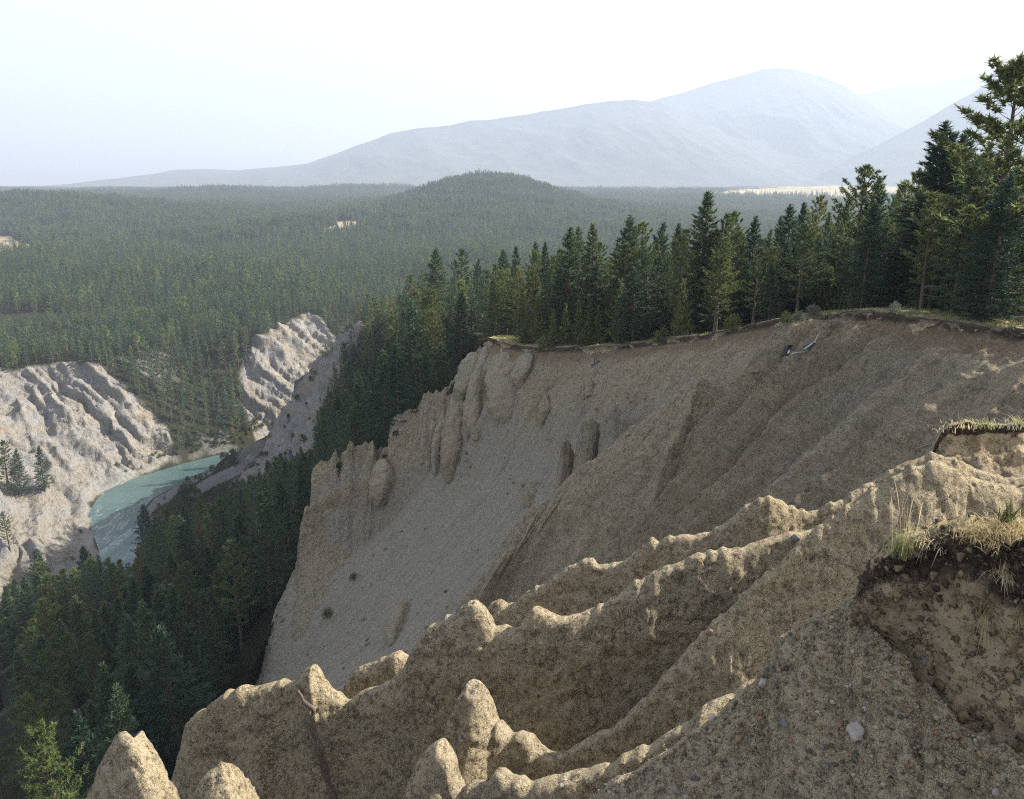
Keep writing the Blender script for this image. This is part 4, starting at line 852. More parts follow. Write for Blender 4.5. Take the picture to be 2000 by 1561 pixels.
# ================================================================== trees
def conifer_mesh(seed, h, r, kind='fir', nb=110, ncl=10, a=.34, ntri=3, joined=False, zb=.08):
    g = np.random.default_rng(seed); tris = []; tb = []
    bend = g.normal(0, .012, 2)*h
    def axis(z): t = z/h; return np.stack([bend[0]*t**2, bend[1]*t**2, z], -1)
    zt = np.linspace(-.6, h, 14); tr = np.stack([axis(np.array(q)) for q in zt]); rad = np.interp(zt/h, [0, .5, 1], [.016*h, .009*h, .001*h]); tb.append((tr, rad))
    for i in range(nb):
        rel = ((i+g.random())/nb)**(.9 if kind != 'pine' else .8); z0 = h*(zb+(1-zb)*rel*.985); phi = i*2.39996+g.normal(0, .35)
        if kind == 'fir': sh = (1-rel)**.72*(.55+.45*min(1, rel*7)); el = -.22+1.05*rel**1.4
        elif kind == 'pine': sh = (1-rel)**.45*(.35+.65*min(1, rel*3)); el = .05+.9*rel
        elif kind == 'young': sh = (1-rel)**.8*(.7+.3*min(1, rel*6)); el = .25+.75*rel
        else: sh = (1-rel)**.75; el = -.1+.9*rel
        L = r*sh*g.uniform(.62, 1.18)*(g.random() > .06)
        if kind == 'pine': L *= g.choice([.6, 1, 1.15])
        if L < .12: L = .12+.1*g.random()
        el += g.normal(0, .10); s = np.linspace(0, 1, 7)
        dh = np.array([math.cos(phi), math.sin(phi), 0]); up = np.array([0, 0, 1.])
        curve = -.10*s**2+.16*s**3 if kind == 'fir' else .18*s**2
        bp = axis(np.array(z0))+L*(s[:, None]*math.cos(el)*dh+(s*math.sin(el)+curve)[:, None]*up)
        if not joined or a < .6: tb.append((bp, np.linspace(.0035*h*(1-rel)+.008, .006, 7)))
        lat = np.array([-dh[1], dh[0], 0])
        n = max(2, int(ncl*(L/r)**.9+.5)) if kind != 'pine' else max(2, int(ncl*.8*(L/r)**.6+.5))
        st = g.uniform(.18 if kind != 'pine' else .45, 1.03, n)
        cen = np.stack([np.interp(st, s, bp[:, k]) for k in range(3)], 1)
        wd = .42*L*np.clip(1.05-st, 0, 1)+.05
        sg = g.uniform(-1, 1, n); cen = cen+lat*(sg*wd)[:, None]-up*(np.abs(sg)*wd*.18)[:, None]
        cen += g.normal(0, .05*a/.3, (n, 3))
        bd = (bp[-1]-bp[-3]); bd /= np.linalg.norm(bd)
        for _ in range(ntri):
            d = bd+lat*(sg*1.0+g.normal(0, .45, n))[:, None]+up*g.normal(.08, .32, n)[:, None]+dh*g.normal(0, .3, n)[:, None]
            if kind in ('pine', 'young'): d = bd*.5+g.normal(0, .75, (n, 3))+up*.35
            d /= np.linalg.norm(d, axis=1, keepdims=True); pr = np.cross(d, g.normal(0, 1, (n, 3))+up*1.2); pr /= np.linalg.norm(pr, axis=1, keepdims=True)+1e-6
            ln = a*g.uniform(.7, 1.35, n)[:, None]; wf = .30 if kind == 'fir' else .22
            tris.append(np.stack([cen-d*ln*.25+pr*ln*wf*.5, cen-d*ln*.2-pr*ln*wf*.6, cen+d*ln*.95+pr*ln*wf*g.normal(0, .4, (n, 1))], 1))
    T = np.concatenate(tris); V = T.reshape(-1, 3); Fc = np.arange(len(V)).reshape(-1, 3)
    crown = mesh_raw('crown', V, Fc, False)
    tv, tf = [], []
    for q, (p, rd) in enumerate(tb): tube(tv, tf, p, rd, 7 if q == 0 else 3)
    trunk = mesh_raw('trunk', np.concatenate(tv), np.concatenate(tf))
    return crown, trunk
def proto(seed, h, r, kind, mat, **kw):
    c, t = conifer_mesh(seed, h, r, kind, **kw); c.materials.append(mat); t.materials.append(M_bark); return dict(crown=c, trunk=t, h=h, r=r)
HI = dict(fir=[proto(11+i, 18, w, 'fir', M_fir, nb=180, ncl=36, a=.40, ntri=3) for i, w in enumerate((4.0, 3.3, 4.6, 3.6))],
          pine=[proto(21+i, 18, w, 'pine', M_pine, nb=74, ncl=46, a=.34, ntri=6, zb=.22) for i, w in enumerate((4.2, 3.6))],
          young=[proto(31+i, 6, w, 'young', M_young, nb=90, ncl=15, a=.24, ntri=4, zb=.04) for i, w in enumerate((1.5, 1.15))],
          edge=[proto(43, 18, 4.6, 'pine', M_pine, nb=86, ncl=56, a=.42, ntri=7, zb=.03)],
          dry=[proto(41, 16, 2.8, 'fir', M_dry, nb=120, ncl=20, a=.38, ntri=3)])
MID = dict(fir=[proto(51+i, 16, w, 'fir', M_fir, nb=90, ncl=16, a=.52, ntri=2) for i, w in enumerate((3.3, 2.8, 3.7))],
           pine=[proto(61, 16, 3.2, 'pine', M_pine, nb=56, ncl=26, a=.50, ntri=4, zb=.18)],
           young=[proto(64, 8, 1.8, 'young', M_young, nb=60, ncl=10, a=.34, ntri=3)], dry=[proto(66, 15, 2.6, 'fir', M_dry, nb=80, ncl=14, a=.5, ntri=2)])
log('protos', [len(p['crown'].polygons) for p in HI['fir']+HI['pine']+MID['fir']])

def make_tree(pr, pos, h, wid=1., rz=None, label=None, group=None, name='conifer', cat='conifer'):
    e = bpy.data.objects.new(name, None); COL.objects.link(e); e.empty_display_size = .5
    e.location = (float(pos[0]), float(pos[1]), float(pos[2])-.15); s_ = h/pr['h']; e.scale = (s_*wid, s_*wid, s_); e.rotation_euler = (random.gauss(0, .02), random.gauss(0, .02), random.random()*6.28 if rz is None else rz)
    for k in ('trunk', 'crown'):
        c = bpy.data.objects.new(k, pr[k]); COL.objects.link(c); c.parent = e
    tag(e, label, cat, group); return e

# --- the trees that make the skyline on the bench: (px of the tip, py of the tip, distance, kind, width factor, label)
TR = [(850, 482, 205, 'fir', 1.1, 'leftmost tall fir of the bench skyline, standing out against the far forest'), (898, 487, 200, 'pine', 1.1, 'round-topped pine right of the leftmost skyline fir'), (930, 503, 190, 'fir', 1, 'slim fir right of the round-topped pine'),
      (968, 515, 150, 'pine', .8, 'grey-green pine standing above the grassy rim corner'), (986, 484, 165, 'fir', .95, 'dark fir behind the grassy rim corner'), (1004, 478, 172, 'fir', .9, 'pointed fir just right of the one behind the rim corner'),
      (1012, 520, 136, 'pine', 1.0, 'open light-green pine over the rim beside the grassy corner'), (1038, 490, 134, 'pine', .95, 'taller light-green pine next to the open one'), (1048, 470, 155, 'fir', .8, 'first of two narrow dark firs side by side'),
      (1063, 470, 157, 'fir', .8, 'second of two narrow dark firs side by side'), (1090, 484, 130, 'pine', .8, 'pine leaning against the broad fir with a conical tip'), (1110, 440, 127, 'fir', 1.15, 'broad fir with a conical tip, left of the near-black spruce'), (1133, 440, 138, 'fir', .85, 'narrow fir between the broad fir and the near-black spruce'),
      (1163, 432, 126, 'fir', 1.0, 'near-black pointed spruce standing alone against the far forest'), (1193, 505, 128, 'young', 1.0, 'mid-height bright green fir right of the near-black spruce'), (1206, 470, 145, 'fir', .8, 'small dark fir in the gap before the twin-topped firs'),
      (1234, 418, 120, 'fir', 1.1, 'tallest fir of the twin-topped clump'), (1262, 434, 122, 'pine', 1.0, 'rounded companion of the tallest twin-topped fir'), (1283, 431, 124, 'fir', .9, 'right-hand shoulder tree of the twin-topped clump'), (1322, 433, 128, 'fir', .9, 'dark fir in the dip between the twin-topped clump and the highest mid-rim fir'),
      (1341, 447, 130, 'pine', .8, 'low pine at the left elbow of the highest mid-rim fir'), (1380, 369, 112, 'fir', 1.25, 'highest mid-rim fir, its tip against the pale field'), (1412, 417, 110, 'pine', 1.0, 'ragged-topped pine on the shoulder of the highest mid-rim fir'), (1436, 414, 112, 'pine', .9, 'pine with a wind-swept top right of the ragged one'),
      (1442, 452, 106, 'pine', 1.0, 'bright round-crowned pine below the wind-swept top'), (1475, 418, 112, 'fir', .95, 'almost black slender fir with a needle tip'), (1497, 444, 122, 'fir', .7, 'little dark fir right of the almost black slender one'), (1528, 418, 118, 'fir', .85, 'grey-green fir left of the lopsided full fir'),
      (1549, 397, 108, 'fir', 1.1, 'full fir with a slightly lopsided top in the middle right'), (1570, 391, 116, 'fir', .85, 'dark pointed fir touching the lopsided full fir'), (1597, 381, 124, 'pine', .85, 'pine with an open umbrella-like top above the far trees'), (1619, 411, 120, 'fir', .7, 'narrow fir just right of the umbrella-topped pine'),
      (1634, 412, 110, 'fir', .85, 'dark fir before the big round-headed pine'), (1655, 385, 106, 'pine', .8, 'thin-foliaged tree at the left edge of the big round-headed pine'), (1692, 322, 96, 'pine', 1.15, 'big round-headed pine on the right half of the rim'), (1722, 340, 96, 'fir', 1.05, 'tall fir leaning on the big round-headed pine'),
      (1766, 352, 104, 'pine', .9, 'small-topped pine in the notch left of the two giants'), (1795, 330, 92, 'pine', .9, 'shoulder tree left of the two giants'), (1846, 262, 86, 'fir', 1.1, 'left half of the two giant firs leaning together'), (1864, 231, 85, 'fir', 1.4, 'highest of the two giant firs on the right'),
      (1898, 252, 84, 'fir', 1.2, 'right-hand giant fir, lit along its right side'), (1940, 272, 92, 'fir', .9, 'slim fir between the giants and the edge pine'), (2004, 112, 70, 'edge', 1.4, 'tall open-branched pine cut by the right edge'), (1965, 300, 78, 'fir', 1.1, 'dark bushy fir under the edge pine'),
      (2010, 290, 72, 'fir', 1.3, 'dark tree mass at the right edge below the edge pine')]
# front row on the rim itself
TR += [(1406, 500, 98, 'pine', 1.3, 'bushy olive pine on the rim in front of the highest mid-rim fir'), (1338, 545, 100, 'young', .9, 'small light-green conifer left of the bushy olive pine'), (1326, 600, 99, 'young', 1, 'young conifer at the foot of the small light-green one'),
       (1242, 520, 112, 'fir', 1.25, 'wide low-skirted fir in front of the twin-topped clump'), (1105, 592, 116, 'young', 1.1, 'young pine on the rim under the broad conical fir'), (1082, 604, 118, 'young', 1.1, 'leftmost of the bright young pines on the rim'), (1130, 586, 115, 'young', 1.1, 'bright young pine directly under the near-black spruce'),
       (1152, 584, 114, 'young', 1.1, 'tallest of the bright young pines on the rim'), (1172, 596, 113, 'young', 1, 'rightmost of the bright young pines on the rim'), (1020, 560, 122, 'young', 1.2, 'feathery young pine at the left end of the rim trees'), (1050, 575, 121, 'young', 1.1, 'feathery young pine right of the leftmost one'),
       (1211, 545, 113, 'young', 1.0, 'slender light-green conifer left of the wide low-skirted fir'), (1560, 470, 100, 'fir', 1.1, 'grey-green fir with bare lower trunk above the rim'), (1480, 520, 103, 'fir', 1.1, 'dense fir between the olive pine and the bare-trunked fir'), (1625, 520, 98, 'young', 1.3, 'olive bushy young tree where the rim grass begins'),
       (1880, 452, 80, 'young', 1.6, 'yellow-green young fir leaning out below the giants'), (1750, 470, 86, 'fir', 1, 'dark fir in front of the round-headed pine and the giants'), (1696, 500, 88, 'young', 1.0, 'small yellow-green tree deep in the shade left of the giants'), (1960, 470, 72, 'young', 1.7, 'yellow-green low tree at the right edge below the edge pine'),
       (1972, 335, 64, 'fir', 1.1, 'bushy fir in front of the edge pine, hiding its trunk'), (1945, 400, 66, 'fir', 1.0, 'shorter dark fir left of the bushy one under the edge pine'),
       (1830, 420, 84, 'fir', 1.2, 'wide dark fir filling the foot of the giants'), (1925, 520, 76, 'young', 1.1, 'thin young fir with visible trunk at the far right of the rim grass'), (1800, 520, 82, 'young', 1.0, 'shaded young fir under the left giant')]
ntree = 0; used_pts = []
for i, (tx, ty, Y, kd, wd, lb) in enumerate(TR):
    for _ in range(14):
        tip = at(tx, ty, Y); x = tip[0]; zz_, mm_ = height(np.array([x]), np.array([float(Y)]))
        if not mm_['inB'][0] and mm_['dR'][0] > 1.6: break
        Y += 1.2
    zb = float(height(np.array([x]), np.array([float(Y)]))[0][0]); h = tip[2]-zb
    if h < 2.5: log('short', lb, h); continue
    prs = HI[kd]; pr = prs[i % len(prs)]
    w = 1.14*wd*(1 if h > 15 or kd == 'young' else 15/max(h, 7)*.85)
    if kd == 'young' and h > 9: w *= .8
    make_tree(pr, (x, Y, zb), h, w, label=lb, group='conifers along the bowl rim'); ntree += 1; used_pts.append((x, Y))
# --- candidates elsewhere
SKY = np.array([(560, 620), (640, 600), (700, 565), (760, 545), (800, 525), (845, 500), (870, 525), (900, 505), (930, 512), (960, 512), (985, 495), (1045, 485), (1075, 492), (1110, 455), (1145, 485), (1163, 450), (1190, 505), (1232, 440), (1283, 445), (1300, 460), (1322, 445), (1345, 455), (1380, 400),
                (1410, 430), (1440, 430), (1460, 455), (1478, 435), (1500, 455), (1530, 440), (1548, 412), (1570, 410), (1598, 410), (1640, 418), (1655, 405), (1690, 345), (1725, 360), (1745, 385), (1765, 370), (1790, 350), (1835, 290), (1862, 260), (1900, 280), (1920, 335), (1940, 300), (2000, 320), (2200, 330)], float)
g = np.random.default_rng(99)
def polar(n, r0, r1, a0=-35.5, a1=35.5):
    r = np.sqrt(g.uniform(r0*r0, r1*r1, n)); a = np.radians(g.uniform(a0, a1, n)); return r*np.sin(a), r*np.cos(a)
def thin(x, y, d):
    """drop points closer than d to an earlier one (grid hash)"""
    seen = {}; keep = np.zeros(len(x), bool)
    cx = np.floor(x/d).astype(int); cyy = np.floor(y/d).astype(int)
    for i in range(len(x)):
        c = (cx[i], cyy[i]); ok = True
        for a in (-1, 0, 1):
            for b_ in (-1, 0, 1):
                for j in seen.get((c[0]+a, c[1]+b_), ()):
                    if (x[i]-x[j])**2+(y[i]-y[j])**2 < d*d: ok = False; break
                if not ok: break
            if not ok: break
        if ok: keep[i] = True; seen.setdefault(c, []).append(i)
    return keep
cands = []
def region(n, r0, r1, d, sel, hr, a0=-35.5, a1=35.5):
    x, y = polar(n, r0, r1, a0, a1)
    if d: k = thin(x, y, d); x, y = x[k], y[k]
    z, m = height(x, y); bm_ = bare_mask(x, y, z); X, Y_ = proj(np.stack([x, y, z], -1))
    jx = fbm(np.stack([x/60, y/60, 0*x], -1), 3, 91)*14; jy = fbm(np.stack([x/60, y/60, 0*x+9], -1), 3, 92)*5
    def zn(pl, a, b_): return inpoly(X+jx, Y_+jy, pl) & (y > a) & (y < b_)
    fld = zn([(-60, 462), (20, 462), (64, 480), (60, 492), (0, 500), (-60, 500)], 900, 2200) | zn([(622, 452), (660, 432), (716, 434), (700, 446), (640, 462)], 900, 2600)
    fld |= zn([(1385, 377), (1500, 366), (1700, 359), (1760, 362), (1760, 384), (1560, 386), (1400, 386)], 2500, 7000) | zn([(1235, 377), (1290, 376), (1292, 382), (1240, 382)], 2500, 7000)
    fld &= g.random(len(x)) > .012
    grv = zn([(385, 948), (450, 912), (490, 903), (478, 925), (430, 945), (400, 962)], 350, 560)
    k = sel(x, y, m, bm_) & ~m['inB'] & ~m['inR'] & ~fld & ~grv
    # keep clear of the lofted bowl just beyond its outline
    k &= ~((m['dU'] < 3.0) & (y < 133)) & (m['dR'] > 2.5)
    x, y, z = x[k], y[k], z[k]
    hh = g.uniform(hr[0], hr[1], len(x))*np.clip(1+.5*fbm(np.stack([x/45, y/45, 0*x], -1), 2, 66), .6, 1.5)
    return x, y, z, hh, bm_[k], m
# bench fill behind the rim trees
x, y, z, hh, bm_, m = region(7500, 58, 430, 2.9, lambda x, y, m, b_: (~m['inSR']) & (~m['inSL']) & (~m['inF']) & (x > -120), (11, 19), -14, 36)
tipx, _ = proj(np.stack([x, y, z], -1)); lim = np.interp(tipx, SKY[:, 0], SKY[:, 1])+g.uniform(6, 60, len(x))
zt = at(tipx, lim, y)[:, 2]; hh = np.minimum(hh, zt-z); k = hh > 3.5
cands += [(x[i], y[i], z[i], hh[i], 0) for i in np.nonzero(k)[0]]
# right valley side
dens = lambda x, y, m, b_: m['inSR'] & ((b_ == 0) | (g.random(len(x)) < .035)) & (m['dD'] > 5)
x, y, z, hh, bm_, m = region(26000, 70, 540, 4.4, dens, (10, 22))
tipx, _ = proj(np.stack([x, y, z], -1)); lim = np.interp(tipx, [0, 480, 560]+list(SKY[2:12, 0])+[2000], [500, 600, 600]+list(SKY[2:12, 1]+10)+[500])
zt = at(tipx, lim, y)[:, 2]; hh = np.minimum(hh, zt-z); hh = np.where((bm_ > 0), hh*.4, hh)
# keep the river in sight: trees there stay below the line of the water's near edge
WL = np.array([(0, 1150), (60, 1075), (110, 1110), (150, 1090), (180, 1075), (215, 1085), (250, 1098), (268, 1070), (285, 985), (310, 975), (335, 990), (360, 975), (400, 985), (430, 962), (450, 935), (480, 925), (520, 895), (580, 870), (620, 880)], float)
sx, _ = proj(np.stack([x, y, z+hh], -1)); l2 = np.interp(sx, WL[:, 0], WL[:, 1]); zt = at(sx, l2+g.uniform(0, 30, len(x)), y)[:, 2]
l_on = (sx < 620) & (y < 545); hh = np.where(l_on, np.minimum(hh, zt-z), hh)
big = (sx > 420) & (sx < 600) & (y > 150)
k = (hh > 2.2)
# none stands in front of the fins' faces
fx, fy = proj(np.stack([x, y, z+hh*.6], -1)); k &= ~((y < 112) & (fx > 470))
cands += [(x[i], y[i], z[i], hh[i], 1) for i in np.nonzero(k)[0]]
# far bank slopes and low left bluff
x, y, z, hh, bm_, m = region(60000, 240, 760, 4.6, lambda x, y, m, b_: (m['inSL'] | (m['inF'] & (y < 760))) & ((b_ == 0) | (g.random(len(x)) < .022)) & (m['dB'] > 5), (10, 18))
hh = np.where(bm_ > 0, hh*g.uniform(.25, .9, len(hh)), hh)
cands += [(x[i], y[i], z[i], hh[i], 2) for i in range(len(x))]
log('candidates', len(cands))
# a few trees put where the photograph shows single ones: tip px, base py, distance found on the ground
SP = [(88, 870, 960, 'fir', .9, 'lone dark fir on the bare left bank above the river bend'), (18, 815, 965, 'pine', 1.2, 'tall dark pine at the left edge before the white cliff'), (42, 875, 968, 'fir', .9, 'smaller fir beside the tall dark pine at the left edge'), (20, 1000, 1075, 'pine', 1.1, 'leaning pine low on the left bank'),
      (598, 882, 985, 'fir', .8, 'sunlit slender fir by the lower left fins'), (384, 1113, 1185, 'young', 1.5, 'bright yellow-green young fir alone in the shaded forest'), (243, 1165, 1275, 'fir', 1.0, 'sunlit fir in the middle of the shaded forest'), (275, 1195, 1270, 'fir', .9, 'half-lit fir leaning on the sunlit one in the shaded forest'),
      (318, 1150, 1215, 'young', 1.1, 'small bright fir above the sunlit pair'), (120, 1275, 1350, 'fir', 1.0, 'half-lit fir low in the shaded forest'), (172, 1270, 1325, 'fir', 1.0, 'small sunlit fir with dead twigs beside it'), (222, 1385, 1436, 'fir', 1.3, 'sunlit small fir just above the pale pinnacle'),
      (6, 1180, 1300, 'fir', 1.3, 'dark fir at the left edge below the tan left bank'), (34, 1165, 1290, 'pine', 1.2, 'open pine beside the dark fir at the left edge'), (58, 1150, 1285, 'fir', 1.2, 'second fir in from the left edge below the tan bank'),
      (12, 1465, 1590, 'pine', 1.0, 'sunlit ragged pine in the bottom left corner'), (285, 1065, 1190, 'dry', 1.0, 'browning fir at the water’s edge'), (75, 1550, 1600, 'young', 1.4, 'bright treetop at the bottom edge'), (295, 980, 1100, 'fir', 1.05, 'tall fir standing before the river bend'), (330, 1005, 1110, 'pine', 1.0, 'round-crowned pine right of the tall river fir'),
      (370, 1005, 1130, 'fir', 1.2, 'broad fir right of the river pines'), (395, 965, 1060, 'pine', 1.0, 'light-green pine below the dark gravel-bar trees'), (85, 1060, 1200, 'fir', 1.1, 'tall ragged fir before the tan left bank'), (180, 1065, 1190, 'fir', 1.2, 'full fir where the river slips out of view')]
bpy.context.view_layer.update(); DG = bpy.context.evaluated_depsgraph_get()
sel300 = []
for i, (tx, ty, by, kd, wd, lb) in enumerate(SP):
    p, nn_ = cast(tx, by)
    if p is None: continue
    h = at(tx, ty, p[1])[2]-p[2]
    if h < 3 or h > 24: log('odd', lb, h)
    h = min(max(h, 4), 30); pr = HI[kd][i % len(HI[kd])]
    make_tree(pr, p, h, wd*(1 if kd == 'young' and h < 9 else 1.1), label=lb, group='single conifers in the valley'); ntree += 1
# bare dead trees among the living
for i, (tx, ty, by, lb) in enumerate([(188, 1278, 1330, 'small bare dead tree beside the sunlit small fir'), (1448, 432, 600, 'thin bare dead top among the rim firs, between the wind-swept pine and the black fir'), (45, 1240, 1330, 'leaning grey snag in the shaded forest at lower left'), (742, 738, 800, 'reddish-grey dead tree in the ravine behind the jagged fin'), (505, 985, 1045, 'grey dead tree on the dark slope below the river-bend trees')]):
    p = cast(tx, by)[0] if i != 1 else None
    if p is None: p = np.array([at(tx, ty, 118)[0], 118., float(height(np.array([at(tx, ty, 118)[0]]), np.array([118.]))[0][0])])
    h = min(max(at(tx, ty, p[1])[2]-p[2], 4), 19); gs = np.random.default_rng(500+i); lst = []; top = np.array([gs.normal(0, .05)*h, gs.normal(0, .05)*h, h])
    lst.append((np.array([np.zeros(3)-np.array([0, 0, .5]), top*.5+gs.normal(0, .02*h, 3), top]), np.array([.014, .009, .002])*h)); br = []
    for k in range(38):
        f = gs.uniform(.2, .97); a = gs.random()*6.28; L = h*.16*(1.1-f)*gs.uniform(.5, 1.5); b0 = top*f; dd = np.array([math.cos(a), math.sin(a), gs.uniform(-.25, .35)])
        br.append((np.array([b0, b0+dd*L*.6, b0+dd*L+np.array([0, 0, gs.normal(0, .1)*L])]), [.0028*h, .0018*h, .0006*h]))
    e = bpy.data.objects.new('dead_tree', None); COL.objects.link(e); e.location = tuple(p); bpy.data.objects.remove(e); e = tubes_obj('dead_tree', [(a_, np.asarray(b_)) for a_, b_ in lst+br], M_snag, None, 5); e.location = tuple(p); tag(e, lb, 'dead tree', 'dead trees in the forest')
# ---- rank candidates by height in the picture and visibility
C_ = np.array([c[:5] for c in cands]); t1 = C_[:, :3]+np.c_[np.zeros((len(C_), 2)), C_[:, 3]]
ax_, ay_ = proj(t1); bx_, by_ = proj(C_[:, :3]); size = np.abs(by_-ay_)+C_[:, 3]/C_[:, 1]*F*.25
inv = (ax_ > -20) & (ax_ < 2020) & (ay_ < 1561) & (ay_ > -50)
order = np.argsort(-size*inv)
individual = []
for i in order[:2600]:
    if not inv[i] or len(individual) >= 300-ntree: break
    vis = 0
    for f in (.55, .9):
        q = Vector(C_[i, :3])+Vector((0, 0, C_[i, 3]*f)); h_ = S.ray_cast(DG, Vector((0, 0, 0)), q.normalized())
        if not h_[0] or h_[1].length > q.length-1.2: vis += 1
    if vis: individual.append(i)
isind = np.zeros(len(C_), bool); isind[individual] = True
def bucket(i):
    x, y, z, h, zn_ = C_[i]; X = bx_[i]
    if zn_ == 0:
        return ('slim conifer in the thick of the trees behind the bowl rim', 'rim forest conifers') if X > 1000 else ('dark conifer on the shaded shoulder left of the grassy rim corner', 'conifers left of the rim corner')
    if zn_ == 2: return ('conifer scattered along the bare left bank', 'left bank conifers')
    if y < 150: return ('shaded conifer on the steep slope below the fins, lower left', 'shaded conifers below the fins')
    if X > 560: return ('dark conifer crowding the ravine behind the jagged fin', 'ravine conifers')
    if y > 260: return ('conifer near the river bend, its top in the sun', 'river bend conifers')
    return ('dark conifer in the shaded valley forest at lower left', 'valley forest conifers')
for i in individual:
    x, y, z, h, zn_ = C_[i]; rnd = g.random(); lb, gp = bucket(i)
    kd = 'fir' if rnd < .66 else 'pine' if rnd < .93 else 'young' if h < 9 else 'fir'
    near_ = size[i] > 95; P_ = (HI if near_ else MID)[kd]; pr = P_[g.integers(0, len(P_))]
    w = g.uniform(.9, 1.2)*(1 if h > 13 else min(1.5, 13/max(h, 6))) if kd != 'young' else g.uniform(.9, 1.2)
    make_tree(pr, (x, y, z), h, w, rz=float(g.random()*6.28), label=lb, group=gp); ntree += 1
log('individual trees', ntree, 'smallest', size[individual].min())
# ---- the rest: forests that read as one mass
PC = bpy.data.collections.new('tree_kinds')
def kindobj(name, seed, h, r, kind, mat, **kw):
    c, t = conifer_mesh(seed, h, r, kind, **kw)
    nvc = len(c.vertices); cv = np.zeros(nvc*3, np.float32); c.vertices.foreach_get('co', cv); tv = np.zeros(len(t.vertices)*3, np.float32); t.vertices.foreach_get('co', tv)
    me = bpy.data.meshes.new(name); V = np.concatenate([cv.reshape(-1, 3), tv.reshape(-1, 3)])
    f1 = [tuple(p.vertices) for p in c.polygons]; f2 = [tuple(v+nvc for v in p.vertices) for p in t.polygons]
    me.from_pydata(V.tolist(), [], f1+f2); me.materials.append(mat); me.materials.append(M_bark)
    mi = np.r_[np.zeros(len(f1), np.int32), np.ones(len(f2), np.int32)]; me.polygons.foreach_set('material_index', mi); me.update()
    o = bpy.data.objects.new(name, me); PC.objects.link(o); return o
# alphabetical order gives the index
kindobj('a_mid_fir', 71, 15, 2.7, 'fir', M_fir, nb=70, ncl=12, a=.60, ntri=2)
kindobj('b_mid_fir', 72, 15, 2.3, 'fir', M_fir, nb=70, ncl=12, a=.56, ntri=2)
kindobj('c_mid_pine', 73, 15, 2.9, 'pine', M_pine, nb=46, ncl=20, a=.6, ntri=4, zb=.15)
kindobj('d_mid_dry', 74, 14, 2.3, 'fir', M_dry, nb=60, ncl=9, a=.6, ntri=2)
kindobj('e_low_fir', 75, 15, 2.5, 'fir', M_fir, nb=42, ncl=6, a=1.15, ntri=2, joined=True)
kindobj('f_low_fir', 76, 15, 2.1, 'fir', M_fir, nb=40, ncl=6, a=1.05, ntri=2, joined=True)
kindobj('g_low_pine', 77, 15, 2.6, 'pine', M_pine, nb=30, ncl=9, a=1.1, ntri=3, zb=.15, joined=True)
kindobj('h_shrub', 78, 3, 2.2, 'young', M_shrub, nb=34, ncl=12, a=.5, ntri=3, zb=.03)
def scatter(name, pts, hs, idx, label, wid=1.):
    me = bpy.data.meshes.new(name); n = len(pts); me.vertices.add(n); me.vertices.foreach_set('co', np.asarray(pts, np.float32).ravel())
    a = me.attributes.new('sc', 'FLOAT_VECTOR', 'POINT'); base_h = np.where(idx == 7, 3., np.where(idx == 3, 14., 15.)); s = np.asarray(hs)/base_h
    w = s*g.uniform(.9, 1.25, n)*wid*np.clip(13/np.maximum(hs, 5), 1, 1.5)**(idx != 7); a.data.foreach_set('vector', np.stack([w, w, s], -1).astype(np.float32).ravel())
    a = me.attributes.new('rt', 'FLOAT_VECTOR', 'POINT'); a.data.foreach_set('vector', np.stack([g.normal(0, .03, n), g.normal(0, .03, n), g.random(n)*6.28], -1).astype(np.float32).ravel())
    a = me.attributes.new('ix', 'INT', 'POINT'); a.data.foreach_set('value', np.asarray(idx, np.int32))
    o = link(name, me); tag(o, label, kind='stuff')
    ng = bpy.data.node_groups.new(name, 'GeometryNodeTree'); ng.interface.new_socket('Geometry', in_out='INPUT', socket_type='NodeSocketGeometry'); ng.interface.new_socket('Geometry', in_out='OUTPUT', socket_type='NodeSocketGeometry')
    gi = ng.nodes.new('NodeGroupInput'); go = ng.nodes.new('NodeGroupOutput'); ip = ng.nodes.new('GeometryNodeInstanceOnPoints'); ci = ng.nodes.new('GeometryNodeCollectionInfo')
    ci.inputs['Collection'].default_value = PC; ci.inputs['Separate Children'].default_value = True; ci.inputs['Reset Children'].default_value = True
    def na(nm, ty):
        q = ng.nodes.new('GeometryNodeInputNamedAttribute'); q.data_type = ty; q.inputs['Name'].default_value = nm; return q.outputs['Attribute']
    L = ng.links.new; L(gi.outputs[0], ip.inputs['Points']); L(ci.outputs[0], ip.inputs['Instance']); ip.inputs['Pick Instance'].default_value = True
    L(na('ix', 'INT'), ip.inputs['Instance Index']); L(na('rt', 'FLOAT_VECTOR'), ip.inputs['Rotation']); L(na('sc', 'FLOAT_VECTOR'), ip.inputs['Scale']); L(ip.outputs[0], go.inputs[0])
    md = o.modifiers.new('scatter', 'NODES'); md.node_group = ng; return o
r_ = g.random(len(C_))
mid_i = np.where(r_ < .42, 0, np.where(r_ < .72, 1, np.where(r_ < .965, 2, 3))); low_i = np.where(r_ < .45, 4, np.where(r_ < .8, 5, 6))
ii = np.where(C_[:, 1] < 430, mid_i, low_i)
for zn_, nm, lb in ((0, 'forest', 'conifers massed behind the individual trees of the bench'), (1, 'forest', 'dark forest covering the shaded valley side above the river'), (2, 'forest', 'conifers covering the far bank above the river')):
    k = (~isind) & (C_[:, 4] == zn_); pts = C_[k, :3].copy(); pts[:, 2] -= .2
    scatter(nm, pts, C_[k, 3], ii[k], lb)
